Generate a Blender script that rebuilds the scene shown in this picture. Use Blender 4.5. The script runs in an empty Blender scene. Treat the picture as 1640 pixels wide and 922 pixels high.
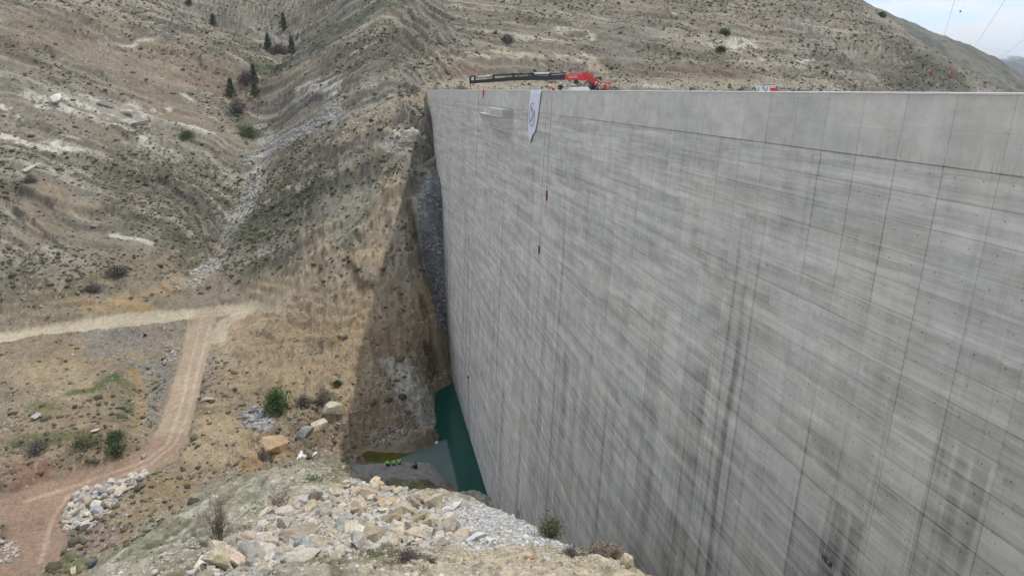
import bpy, bmesh, math, random
import numpy as np
from mathutils import Vector, Matrix, geometry, noise as mnoise
R_ = math.radians
scene = bpy.context.scene
COL = scene.collection

# ------------------------------------------------------------------ camera
CAM_YAW, CAM_PITCH = 11.506, 15.851
cam_d = bpy.data.cameras.new('camera'); cam = bpy.data.objects.new('camera', cam_d); COL.objects.link(cam)
cam_d.sensor_width = 36; cam_d.lens = 24.585; cam_d.clip_start = 0.1; cam_d.clip_end = 40000
cam.rotation_euler = (R_(90-CAM_PITCH), 0, -R_(CAM_YAW)); cam.location = (0,0,0)
scene.camera = cam

# ------------------------------------------------------------------ light
SUN = Vector((0.43, 0.18, 1.0)).normalized()
SUN_EL = math.asin(SUN.z); SUN_AZ = math.atan2(SUN.x, SUN.y)
world = bpy.data.worlds.new('World'); scene.world = world; world.use_nodes = True
wn = world.node_tree.nodes; wl = world.node_tree.links; wn.clear()
wo = wn.new('ShaderNodeOutputWorld'); bg = wn.new('ShaderNodeBackground'); bg.inputs[1].default_value = 0.15
sky = wn.new('ShaderNodeTexSky'); sky.sky_type = 'NISHITA'; sky.sun_disc = False
sky.sun_elevation = SUN_EL; sky.sun_rotation = SUN_AZ; sky.altitude = 1500; sky.dust_density = 0.3; sky.air_density = .9; sky.ozone_density = 1.5
tc = wn.new('ShaderNodeTexCoord'); mp = wn.new('ShaderNodeMapping'); mp.inputs['Scale'].default_value = (1,1,5.5)
nz = wn.new('ShaderNodeTexNoise'); nz.inputs['Scale'].default_value = 3.4; nz.inputs['Detail'].default_value = 9; nz.inputs['Roughness'].default_value = .58
rp = wn.new('ShaderNodeValToRGB'); rp.color_ramp.elements[0].position = .44; rp.color_ramp.elements[1].position = .56
rp.color_ramp.elements[0].color = (.12,.12,.12,1); rp.color_ramp.elements[1].color = (1,1,1,1)
mx = wn.new('ShaderNodeMix'); mx.data_type = 'RGBA'; mx.inputs['B'].default_value = (6.5,6.55,6.7,1)
wl.new(tc.outputs['Generated'], mp.inputs[0]); wl.new(mp.outputs[0], nz.inputs['Vector']); wl.new(nz.outputs[0], rp.inputs[0])
wl.new(rp.outputs[0], mx.inputs['Factor']); wl.new(sky.outputs[0], mx.inputs['A']); wl.new(mx.outputs['Result'], bg.inputs[0]); wl.new(bg.outputs[0], wo.inputs[0])
sd = bpy.data.lights.new('sun', 'SUN'); sd.energy = 2.0; sd.angle = R_(0.8); sd.color = (1,.95,.87)
so = bpy.data.objects.new('sun', sd); COL.objects.link(so); so.rotation_euler = SUN.to_track_quat('Z','Y').to_euler()
scene.view_settings.view_transform = 'Standard'; scene.view_settings.look = 'None'
scene.view_settings.exposure = 0.35; scene.view_settings.gamma = 1.0
scene.view_settings.use_curve_mapping = False

rng = np.random.default_rng(7); random.seed(7)

# ------------------------------------------------------------------ helpers
def tag(o, label=None, cat=None, group=None, kind=None):
    if label: o['label'] = label
    if cat: o['category'] = cat
    if group: o['group'] = group
    if kind: o['kind'] = kind
    return o

def link(name, me, mat=None, parent=None, loc=None):
    o = bpy.data.objects.new(name, me); COL.objects.link(o)
    if mat is not None and not me.materials: me.materials.append(mat)
    if parent: o.parent = parent
    if loc is not None: o.location = loc
    return o

def empty(name, loc, rz=0):
    o = bpy.data.objects.new(name, None); COL.objects.link(o); o.location = loc; o.rotation_euler = (0,0,rz); o.empty_display_size = .3
    return o

def np_mesh(name, V, F):
    """F: (n,4) or (n,3) int array"""
    me = bpy.data.meshes.new(name); V = np.ascontiguousarray(V, dtype=np.float32); F = np.ascontiguousarray(F, dtype=np.int32)
    n, k = F.shape
    me.vertices.add(len(V)); me.vertices.foreach_set('co', V.ravel())
    me.loops.add(n*k); me.loops.foreach_set('vertex_index', F.ravel())
    me.polygons.add(n); me.polygons.foreach_set('loop_start', np.arange(0, n*k, k, dtype=np.int32))
    try: me.polygons.foreach_set('loop_total', np.full(n, k, dtype=np.int32))
    except Exception: pass
    me.update(calc_edges=True)
    return me

# ---- numpy noise
def _h(ix, iy, seed):
    h = (ix.astype(np.int64)*374761393 + iy.astype(np.int64)*668265263 + seed*1274126177) & 0xffffffff
    h = ((h ^ (h >> 13))*1274126177) & 0xffffffff
    return ((h ^ (h >> 16)) & 0xffff)/65535.0
def vnoise(x, y, seed=0):
    ix = np.floor(x); iy = np.floor(y); fx = x-ix; fy = y-iy
    ix = ix.astype(np.int64); iy = iy.astype(np.int64)
    u = fx*fx*fx*(fx*(fx*6-15)+10); v = fy*fy*fy*(fy*(fy*6-15)+10)
    a = _h(ix,iy,seed); b = _h(ix+1,iy,seed); c = _h(ix,iy+1,seed); d = _h(ix+1,iy+1,seed)
    return (a+(b-a)*u)*(1-v)+(c+(d-c)*u)*v
def fbm(x, y, oct=4, seed=0, rough=.5):
    s = 0; a = 1; t = 0
    for i in range(oct):
        s = s + a*(vnoise(x, y, seed+i*17)*2-1); t += a; a *= rough
        x, y = x*1.94+y*.53+3.1, y*1.94-x*.53+7.7
    return s/t
def ridged(x, y, oct=4, seed=0):
    s = 0; a = 1; t = 0
    for i in range(oct):
        s = s + a*(1-np.abs(vnoise(x, y, seed+i*17)*2-1)); t += a; a *= .5
        x, y = x*1.94+y*.53+3.1, y*1.94-x*.53+7.7
    return s/t
def sstep(a, b, x):
    t = np.clip((x-a)/(b-a), 0, 1); return t*t*(3-2*t)

# ------------------------------------------------------------------ terrain: surveyed points and break lines -> 1 m raster
CHAINS = [[[8.93,17.86,-15.08],[9.03,19.81,-16.18],[9.12,23.8,-18.33],[8.12,25.86,-19.33],[8.24,30.66,-21.58],[7.76,34.49,-23.33],[6.87,39.95,-25.58],[5.63,44.78,-27.58],[3.78,47.06,-28.58],[1.46,47.44,-28.58],[-0.85,48.95,-28.83],[-2.06,50.73,-29.08],[-3.45,53.12,-29.33],[-6.47,54.93,-29.48],[-8.38,54.12,-29.5],[-11.54,52.9,-29.0],[-12.94,48.8,-28.0],[-14.33,43.26,-26.5],[-15.09,38.89,-25.25],[-15.55,34.94,-24.0],[-15.41,31.89,-22.75]],[[-6.24,116.82,-65.2],[-1.79,116.12,-65.0],[2.69,116.12,-65.0],[8.31,115.45,-65.2],[10.1,108.54,-64.6],[10.75,104.78,-64.5],[13.08,103.94,-65.0],[16.35,103.74,-66.0]],[[-8.38,127.01,-67.7],[-1.76,128.74,-67.7],[5.66,128.68,-67.7],[9.3,130.11,-67.7],[10.49,131.96,-67.7],[11.05,139.25,-67.7],[11.66,147.28,-67.7],[13.48,157.08,-67.7],[17.2,159.05,-67.7]],[[-6.5,127.37,-66.2],[-1.64,128.52,-65.4],[3.24,127.17,-64.4],[7.38,124.99,-64.0],[9.51,128.08,-63.3],[10.16,133.76,-63.0]],[[-8.09,126.63,-63.5],[-5.06,131.14,-61.3],[-0.08,132.84,-60.5],[4.42,135.5,-61.0],[8.87,134.59,-61.0]],[[-4.42,143.98,-59.3],[1.61,143.87,-58.3],[5.49,141.73,-59.2],[7.61,138.07,-60.0]],[[-3.61,153.47,-56.4],[2.0,152.21,-55.6],[6.17,151.63,-56.0],[8.37,147.43,-57.3]],[[17.0,157.17,-66.57],[17.19,163.21,-62.39],[17.39,169.57,-57.97],[17.64,173.44,-52.45],[17.97,177.69,-45.18],[18.23,181.75,-39.37],[18.58,184.65,-31.51],[18.86,188.87,-25.43]],[[18.7,196.0,-24.5],[18.8,204.0,-20.0],[19.0,213.0,-14.0],[19.3,228.0,-8.0],[19.7,238.0,-3.0],[20.0,246.0,-0.2]],[[35.0,196.0,-24.0],[35.0,213.0,-14.0],[36.0,228.0,-7.0],[36.0,240.0,-1.0],[36.0,247.0,-0.3]],[[19.18,227.66,-3.2],[18.93,214.21,-10.2],[19.27,215.81,-15.8],[17.62,203.25,-20.5],[16.11,191.22,-23.3],[12.34,181.61,-24.3],[10.56,177.25,-30.0],[10.11,172.24,-37.0],[11.15,170.32,-43.0],[13.61,168.81,-49.2],[14.57,161.29,-55.0]],[[19.03,206.33,-25.0],[14.0,191.51,-26.5],[12.23,183.9,-32.0],[11.88,180.36,-38.8],[13.15,176.6,-45.0],[15.06,174.79,-51.0]],[[4.09,166.87,-46.5],[3.51,175.41,-39.0],[5.59,180.53,-32.0],[7.83,187.84,-25.0],[10.67,203.14,-16.5]],[[20.54,242.67,-0.6],[25.47,258.0,2.76],[39.45,262.0,2.4],[56.53,266.0,1.57],[87.69,272.0,1.17],[130.66,280.0,0.99],[179.55,290.0,0.79]],[[282.58,440.0,66.97],[309.57,425.0,54.67],[327.71,405.0,38.41],[344.18,390.0,23.12],[369.13,385.0,9.26],[391.81,380.0,-2.61],[419.85,375.0,-15.81],[455.84,370.0,-29.38]],[[-51.02,97.18,-65.2],[-53.75,108.36,-64.6],[-50.8,115.25,-64.2],[-42.67,120.74,-63.6],[-38.56,127.75,-62.2],[-40.28,149.6,-58.6],[-42.5,177.81,-55.0]],[[-91.62,169.09,-56.3],[-86.31,174.26,-56.0],[-77.04,177.6,-55.8],[-68.08,179.6,-55.5],[-54.23,181.21,-55.0],[-42.48,181.51,-54.7],[-31.82,181.39,-54.0]],[[-127.6,436.0,56.72],[-105.99,424.0,45.08],[-87.03,410.0,36.47],[-71.87,398.0,29.73],[-61.53,385.0,22.23],[-51.27,368.0,12.32],[-46.01,350.0,3.57]],[[-43.05,190.0,-51.63],[-43.83,205.0,-47.03],[-42.95,222.0,-42.36],[-42.14,243.0,-37.12],[-39.32,270.0,-31.16],[-38.02,285.0,-27.48],[-39.22,306.0,-22.69],[-46.58,335.0,-15.23],[-51.5,362.0,-7.73],[-52.22,395.0,0.93],[-48.54,430.0,11.14],[-40.56,460.0,18.43]]]
PTS = [[0.0,-60.0,2.0],[-60.0,-60.0,-2.0],[40.0,-60.0,2.0],[0.0,-20.0,0.0],[20.0,-20.0,-1.0],[0.0,0.6,-1.75],[-6.0,0.6,-1.9],[10.0,0.6,-1.8],[0.0,3.5,-5.0],[-8.0,4.0,-6.0],[8.0,4.0,-7.0],[0.0,10.0,-12.0],[-10.0,10.0,-14.0],[8.0,10.0,-13.5],[14.0,9.0,-16.0],[20.0,2.0,-8.0],[20.0,8.0,-19.0],[22.0,20.0,-38.0],[22.0,40.0,-55.0],[22.0,60.0,-63.0],[22.0,85.0,-67.0],[40.0,20.0,-38.0],[40.0,60.0,-63.0],[-22.0,8.0,-24.0],[-35.0,0.0,-35.0],[-60.0,0.0,-58.0],[-45.0,25.0,-60.0],[-60.0,40.0,-65.0],[-35.0,45.0,-58.0],[7.75,20.13,-16.75],[5.99,20.48,-16.75],[2.75,21.47,-17.0],[-0.6,22.8,-17.5],[-4.21,24.5,-18.25],[-6.86,26.02,-19.0],[-10.48,29.02,-20.75],[-13.72,31.95,-22.5],[5.36,29.42,-21.65],[2.33,30.17,-21.75],[-0.72,31.15,-22.0],[-3.85,32.14,-22.25],[-7.12,33.51,-22.75],[-10.43,35.59,-23.75],[6.77,27.38,-20.75],[4.96,38.16,-25.75],[1.16,40.05,-26.25],[-2.79,40.85,-26.25],[-6.74,41.66,-26.25],[-10.09,43.11,-26.75],[2.66,44.39,-28.0],[-0.85,46.74,-28.5],[-5.38,48.12,-28.25],[-8.46,47.88,-28.25],[10.81,18.55,-18.1],[15.51,20.26,-27.5],[23.03,22.99,-39.5],[10.91,20.49,-19.2],[15.61,22.2,-28.6],[10.85,24.8,-21.35],[15.18,27.3,-30.75],[22.11,31.3,-42.75],[9.65,27.14,-22.35],[13.48,30.36,-31.75],[9.52,32.19,-24.6],[12.73,36.02,-34.0],[17.88,42.15,-46.0],[8.76,36.22,-26.35],[11.26,40.55,-35.75],[7.72,41.76,-28.6],[9.83,46.29,-38.0],[13.21,53.54,-50.0],[6.32,46.66,-30.6],[8.03,51.35,-40.0],[14.87,70.15,-61.0],[4.13,49.03,-31.6],[5.0,53.95,-41.0],[6.39,61.83,-53.0],[1.46,49.44,-31.6],[1.46,54.44,-41.0],[1.46,74.44,-62.0],[-1.03,50.94,-31.85],[-1.46,55.93,-41.25],[-2.16,63.9,-53.25],[-2.23,52.73,-32.1],[-2.67,57.71,-41.5],[-4.41,77.63,-62.5],[-3.62,55.11,-32.35],[-4.06,60.09,-41.75],[-4.75,68.06,-53.75],[-6.64,56.92,-32.5],[-7.08,61.9,-41.9],[-8.82,81.83,-62.5],[-8.9,56.06,-32.35],[-10.19,60.88,-41.75],[-12.26,68.61,-53.75],[-12.38,54.72,-31.85],[-14.5,59.25,-41.25],[-22.95,77.38,-62.25],[-14.23,50.33,-30.85],[-17.44,54.16,-40.25],[-22.58,60.29,-52.25],[-15.86,44.54,-29.35],[-19.69,47.76,-38.75],[-35.01,60.61,-59.75],[-16.73,40.03,-28.1],[-20.83,42.9,-37.5],[-27.38,47.49,-49.5],[-17.28,35.94,-26.85],[-21.61,38.44,-36.25],[-38.93,48.44,-57.25],[-17.14,32.89,-25.6],[-21.47,35.39,-35.0],[-28.4,39.39,-47.0],[2.0,88.0,-61.5],[8.0,90.0,-62.5],[13.0,92.0,-64.0],[-6.0,92.0,-60.5],[-16.0,92.0,-61.0],[-26.0,92.0,-62.0],[-36.0,88.0,-63.0],[-1.77,112.42,-63.6],[2.62,114.09,-64.3],[8.12,113.05,-64.6],[2.45,109.37,-63.2],[8.77,108.07,-63.8],[-4.38,109.54,-62.5],[5.42,105.67,-62.6],[0.26,104.64,-61.5],[-1.79,117.42,-68.3],[2.69,117.42,-68.3],[9.31,116.95,-68.5],[11.6,109.14,-67.9],[12.25,105.48,-67.8],[13.38,105.44,-68.3],[16.65,105.24,-69.3],[14.0,112.0,-71.0],[14.0,125.0,-72.0],[15.0,140.0,-71.0],[19.0,110.0,-71.0],[19.0,130.0,-72.0],[19.0,150.0,-70.0],[30.0,130.0,-72.0],[3.0,120.0,-68.2],[-3.0,122.5,-67.6],[8.0,121.0,-69.5],[9.97,148.78,-62.5],[11.01,155.23,-60.5],[13.44,155.56,-64.0],[16.09,158.23,-65.3],[13.75,157.53,-60.0],[10.86,157.2,-56.5],[12.31,163.92,-52.5],[14.33,162.48,-57.0],[32.0,159.17,-66.57],[32.19,165.21,-62.39],[32.39,171.57,-57.97],[32.64,175.44,-52.45],[32.97,179.69,-45.18],[33.23,183.75,-39.37],[33.58,186.65,-31.51],[33.86,190.87,-25.43],[2.68,163.16,-48.5],[-1.72,164.05,-48.5],[5.67,164.23,-49.0],[6.59,156.94,-53.0],[-0.56,156.9,-52.5],[9.23,170.29,-44.5],[0.41,171.53,-38.0],[1.77,185.01,-31.0],[1.4,196.72,-26.0],[5.18,199.15,-19.5],[13.19,211.1,-10.0],[10.47,225.14,-5.0],[16.5,228.21,-3.2],[2.28,222.05,-16.0],[-1.03,221.12,-8.5],[7.94,170.0,-38.0],[8.6,177.07,-31.5],[60.0,247.0,-2.0],[100.0,250.0,-3.0],[160.0,250.0,-6.0],[50.0,200.0,-30.0],[80.0,150.0,-50.0],[60.0,60.0,-60.0],[60.0,0.0,-20.0],[200.0,150.0,-60.0],[300.0,200.0,-50.0],[300.0,0.0,-50.0],[650.0,0.0,-50.0],[650.0,250.0,-30.0],[26.6,268.0,7.68],[40.89,271.0,7.85],[66.29,277.0,8.16],[90.39,281.0,7.46],[134.88,290.0,7.15],[178.84,300.0,6.77],[30.69,305.0,22.94],[52.66,312.0,23.78],[76.42,320.0,24.73],[105.58,330.0,25.9],[143.7,340.0,27.21],[189.87,352.0,28.79],[235.65,362.0,30.21],[13.55,375.0,42.32],[36.13,355.0,40.59],[61.24,362.0,41.95],[88.21,370.0,43.46],[122.66,385.0,45.93],[165.92,395.0,48.03],[216.81,405.0,50.31],[267.87,415.0,52.6],[17.4,450.0,74.49],[44.43,430.0,72.11],[107.04,450.0,77.49],[199.94,480.0,85.52],[274.58,500.0,91.3],[22.39,540.0,120.87],[132.87,560.0,130.31],[247.59,600.0,144.37],[317.13,640.0,156.39],[310.58,495.0,41.97],[342.58,550.0,21.97],[337.57,480.0,29.67],[369.57,535.0,9.67],[355.71,460.0,13.41],[387.71,515.0,-6.59],[372.18,445.0,-1.88],[404.18,500.0,-21.88],[397.13,440.0,-15.74],[429.13,495.0,-35.74],[419.81,435.0,-27.61],[451.81,490.0,-47.61],[447.85,430.0,-40.81],[479.85,485.0,-60.81],[483.84,425.0,-54.38],[515.84,480.0,-74.38],[237.27,330.0,16.03],[221.33,305.0,0.85],[286.83,345.0,10.7],[271.92,325.0,0.31],[337.85,355.0,0.69],[283.88,370.0,31.52],[364.13,340.0,-15.93],[-25.4,117.17,-63.2],[-31.61,107.89,-63.8],[-36.67,109.24,-64.0],[-41.82,101.65,-65.0],[-53.64,95.79,-65.5],[-70.0,60.0,-66.0],[-60.0,80.0,-66.0],[-110.0,60.0,-66.0],[-110.0,100.0,-65.0],[-160.0,60.0,-64.0],[-250.0,60.0,-60.0],[-26.31,123.91,-61.5],[-28.13,136.35,-59.5],[-30.46,152.06,-57.5],[-30.2,169.8,-54.8],[-18.32,133.15,-60.3],[-16.48,124.03,-62.6],[-13.13,123.05,-64.0],[-9.89,124.47,-65.5],[-18.27,118.7,-64.0],[-22.61,128.84,-61.8],[-11.06,129.59,-62.0],[-22.54,139.8,-58.8],[-31.94,125.05,-61.5],[-29.17,115.52,-62.8],[-13.75,138.01,-58.8],[-14.53,152.6,-56.0],[-15.07,164.54,-52.5],[-7.74,164.19,-51.3],[-9.05,151.48,-56.0],[-8.8,138.16,-59.3],[-22.9,171.08,-52.5],[-24.32,155.93,-56.5],[-58.83,108.66,-63.0],[-64.13,121.58,-61.0],[-58.08,120.7,-61.2],[-51.16,126.65,-60.3],[-46.58,128.56,-60.5],[-45.73,136.94,-60.8],[-55.04,139.19,-58.3],[-61.11,129.16,-59.3],[-71.84,140.19,-58.5],[-65.13,145.71,-57.6],[-77.57,153.81,-57.2],[-56.68,151.49,-58.0],[-47.61,153.5,-59.6],[-51.88,165.55,-58.0],[-67.46,165.51,-56.8],[-82.07,164.28,-56.7],[-54.69,171.14,-57.5],[-47.71,171.09,-57.2],[-66.66,170.58,-57.2],[-76.26,184.0,-53.15],[-62.78,187.0,-52.28],[-51.08,188.0,-51.94],[-89.76,183.0,-53.88],[-44.88,187.0,-52.7],[-91.61,189.24,-48.92],[-98.28,207.48,-41.51],[-111.01,241.68,-28.91],[-124.95,280.44,-11.93],[-142.93,330.6,10.39],[-165.06,393.3,40.29],[-186.91,456.0,71.71],[-75.7,191.52,-50.5],[-81.4,210.9,-43.03],[-91.91,246.24,-30.03],[-103.72,287.28,-12.45],[-118.68,339.72,10.88],[-135.68,401.28,41.86],[-152.11,461.7,73.9],[-60.96,202.92,-51.03],[-65.61,223.44,-44.6],[-73.11,257.64,-32.04],[-82.24,300.96,-13.29],[-93.62,355.68,11.6],[-100.13,387.6,27.06],[-51.19,218.88,-50.0],[-55.63,245.1,-41.18],[-60.26,273.6,-29.95],[-66.0,310.08,-13.88],[-72.54,351.12,3.53],[-79.19,393.3,21.92],[-123.6,458.0,40.72],[-101.99,446.0,29.08],[-83.03,432.0,20.47],[-67.87,420.0,13.73],[-57.53,407.0,6.23],[-47.27,390.0,-3.68],[-105.11,180.8,-56.5],[-111.15,205.0,-24.07],[-143.47,280.0,8.64],[-181.87,370.0,49.78],[-250.0,150.0,-50.0],[-300.0,250.0,-10.0],[-300.0,400.0,60.0],[-380.0,100.0,-50.0],[-35.94,192.0,-47.74],[-29.86,198.0,-42.5],[-34.92,212.0,-39.78],[-24.06,214.0,-33.11],[-31.2,248.0,-29.79],[-16.71,218.0,-26.45],[-31.74,280.0,-19.67],[-17.92,246.0,-17.43],[-6.87,210.0,-18.54],[-7.17,193.0,-30.33],[-18.79,189.0,-37.62],[-18.25,176.0,-44.53],[-8.86,178.0,-39.02],[-7.45,169.0,-44.86],[-9.6,258.0,-7.74],[-24.9,290.0,-8.61],[-38.16,322.0,-12.09],[-45.46,368.0,-2.04],[-27.95,338.0,3.49],[-5.29,290.0,3.03],[13.28,273.0,7.31],[-24.36,375.0,12.75],[-5.05,330.0,19.12],[13.59,320.0,23.78],[-11.93,400.0,32.37],[-56.17,510.0,28.97],[-72.9,520.0,33.3],[-38.38,490.0,31.78],[-102.08,560.0,52.19],[-80.13,590.0,64.27],[-41.83,560.0,61.78],[-5.63,470.0,52.52],[-138.2,620.0,75.23],[-110.18,760.0,126.55],[-26.75,680.0,115.74],[-216.32,800.0,151.62],[19.91,760.0,175.0],[-280.28,700.0,147.26],[-316.84,600.0,118.87],[-107.17,560.0,43.82],[-400.0,900.0,150.0],[0.0,950.0,200.0],[300.0,900.0,170.0],[-400.0,-60.0,-30.0],[-400.0,600.0,140.0],[700.0,700.0,-40.0],[500.0,800.0,-30.0],[700.0,950.0,-50.0],[700.0,-60.0,-40.0],[-400.0,300.0,20.0],[450.0,560.0,-25.0],[600.0,480.0,-40.0]]
GX0, GY0, GNX, GNY = -400, -60, 1101, 1011
def build_raster():
    v2 = []; z = []; edges = []
    for c in CHAINS:
        i0 = len(v2)
        for p in c: v2.append(Vector((p[0], p[1]))); z.append(p[2])
        edges += [(i0+i, i0+i+1) for i in range(len(c)-1)]
    for p in PTS: v2.append(Vector((p[0], p[1]))); z.append(p[2])
    ov, oe, of, orig_v, _, _ = geometry.delaunay_2d_cdt(v2, edges, [], 0, 1e-4)
    zz = []
    for i, o in enumerate(orig_v):
        if o: zz.append(z[o[0]])
        else: zz.append(None)
    P2 = np.array([[v.x, v.y] for v in ov])
    for i, q in enumerate(zz):
        if q is None:      # crossing of two break lines: nearest known points
            d = [(P2[i][0]-v2[j].x)**2+(P2[i][1]-v2[j].y)**2 for j in range(len(v2))]
            o = np.argsort(d)[:2]; w = [1/(d[k]+1e-3) for k in o]
            zz[i] = sum(z[k]*ww for k, ww in zip(o, w))/sum(w)
    zz = np.array(zz)
    H = np.full((GNY, GNX), np.nan)
    for f in of:
        for k in range(1, len(f)-1):
            t = [f[0], f[k], f[k+1]]; A, B, Cc = P2[t[0]], P2[t[1]], P2[t[2]]
            x0 = max(int(math.floor(min(A[0],B[0],Cc[0])-GX0)), 0); x1 = min(int(math.ceil(max(A[0],B[0],Cc[0])-GX0)), GNX-1)
            y0 = max(int(math.floor(min(A[1],B[1],Cc[1])-GY0)), 0); y1 = min(int(math.ceil(max(A[1],B[1],Cc[1])-GY0)), GNY-1)
            if x1 < x0 or y1 < y0: continue
            X, Y = np.meshgrid(np.arange(x0, x1+1)+GX0, np.arange(y0, y1+1)+GY0)
            den = (B[1]-Cc[1])*(A[0]-Cc[0])+(Cc[0]-B[0])*(A[1]-Cc[1])
            if abs(den) < 1e-9: continue
            a = ((B[1]-Cc[1])*(X-Cc[0])+(Cc[0]-B[0])*(Y-Cc[1]))/den
            b = ((Cc[1]-A[1])*(X-Cc[0])+(A[0]-Cc[0])*(Y-Cc[1]))/den
            c = 1-a-b; m = (a > -1e-6) & (b > -1e-6) & (c > -1e-6)
            sub = H[y0:y1+1, x0:x1+1]; sub[m] = (a*zz[t[0]]+b*zz[t[1]]+c*zz[t[2]])[m]
    # fill outside the hull
    for r in range(GNY):
        row = H[r]; ok = ~np.isnan(row)
        if ok.any(): row[~ok] = np.interp(np.where(~ok)[0], np.where(ok)[0], row[ok])
    okr = ~np.isnan(H).any(axis=1); idx = np.where(okr)[0]
    for r in range(GNY):
        if not okr[r]: H[r] = H[idx[np.argmin(np.abs(idx-r))]]
    def blur(A, s):
        k = int(3*s)+1; w = np.exp(-.5*(np.arange(-k, k+1)/s)**2); w /= w.sum()
        A = np.apply_along_axis(lambda m: np.convolve(np.pad(m, k, mode='edge'), w, 'valid'), 0, A)
        return np.apply_along_axis(lambda m: np.convolve(np.pad(m, k, mode='edge'), w, 'valid'), 1, A)
    near = blur(H, 1.1); far = blur(H, 4.5)
    yy = (np.arange(GNY)+GY0)[:, None]
    w = sstep(170, 300, np.broadcast_to(yy, H.shape)*1.0)
    return near*(1-w)+far*w
H0 = build_raster()
def base_h(x, y):
    gx = np.clip(x-GX0, 0, GNX-1.001); gy = np.clip(y-GY0, 0, GNY-1.001)
    ix = gx.astype(int); iy = gy.astype(int); fx = gx-ix; fy = gy-iy
    return (H0[iy,ix]*(1-fx)+H0[iy,ix+1]*fx)*(1-fy)+(H0[iy+1,ix]*(1-fx)+H0[iy+1,ix+1]*fx)*fy
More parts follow.
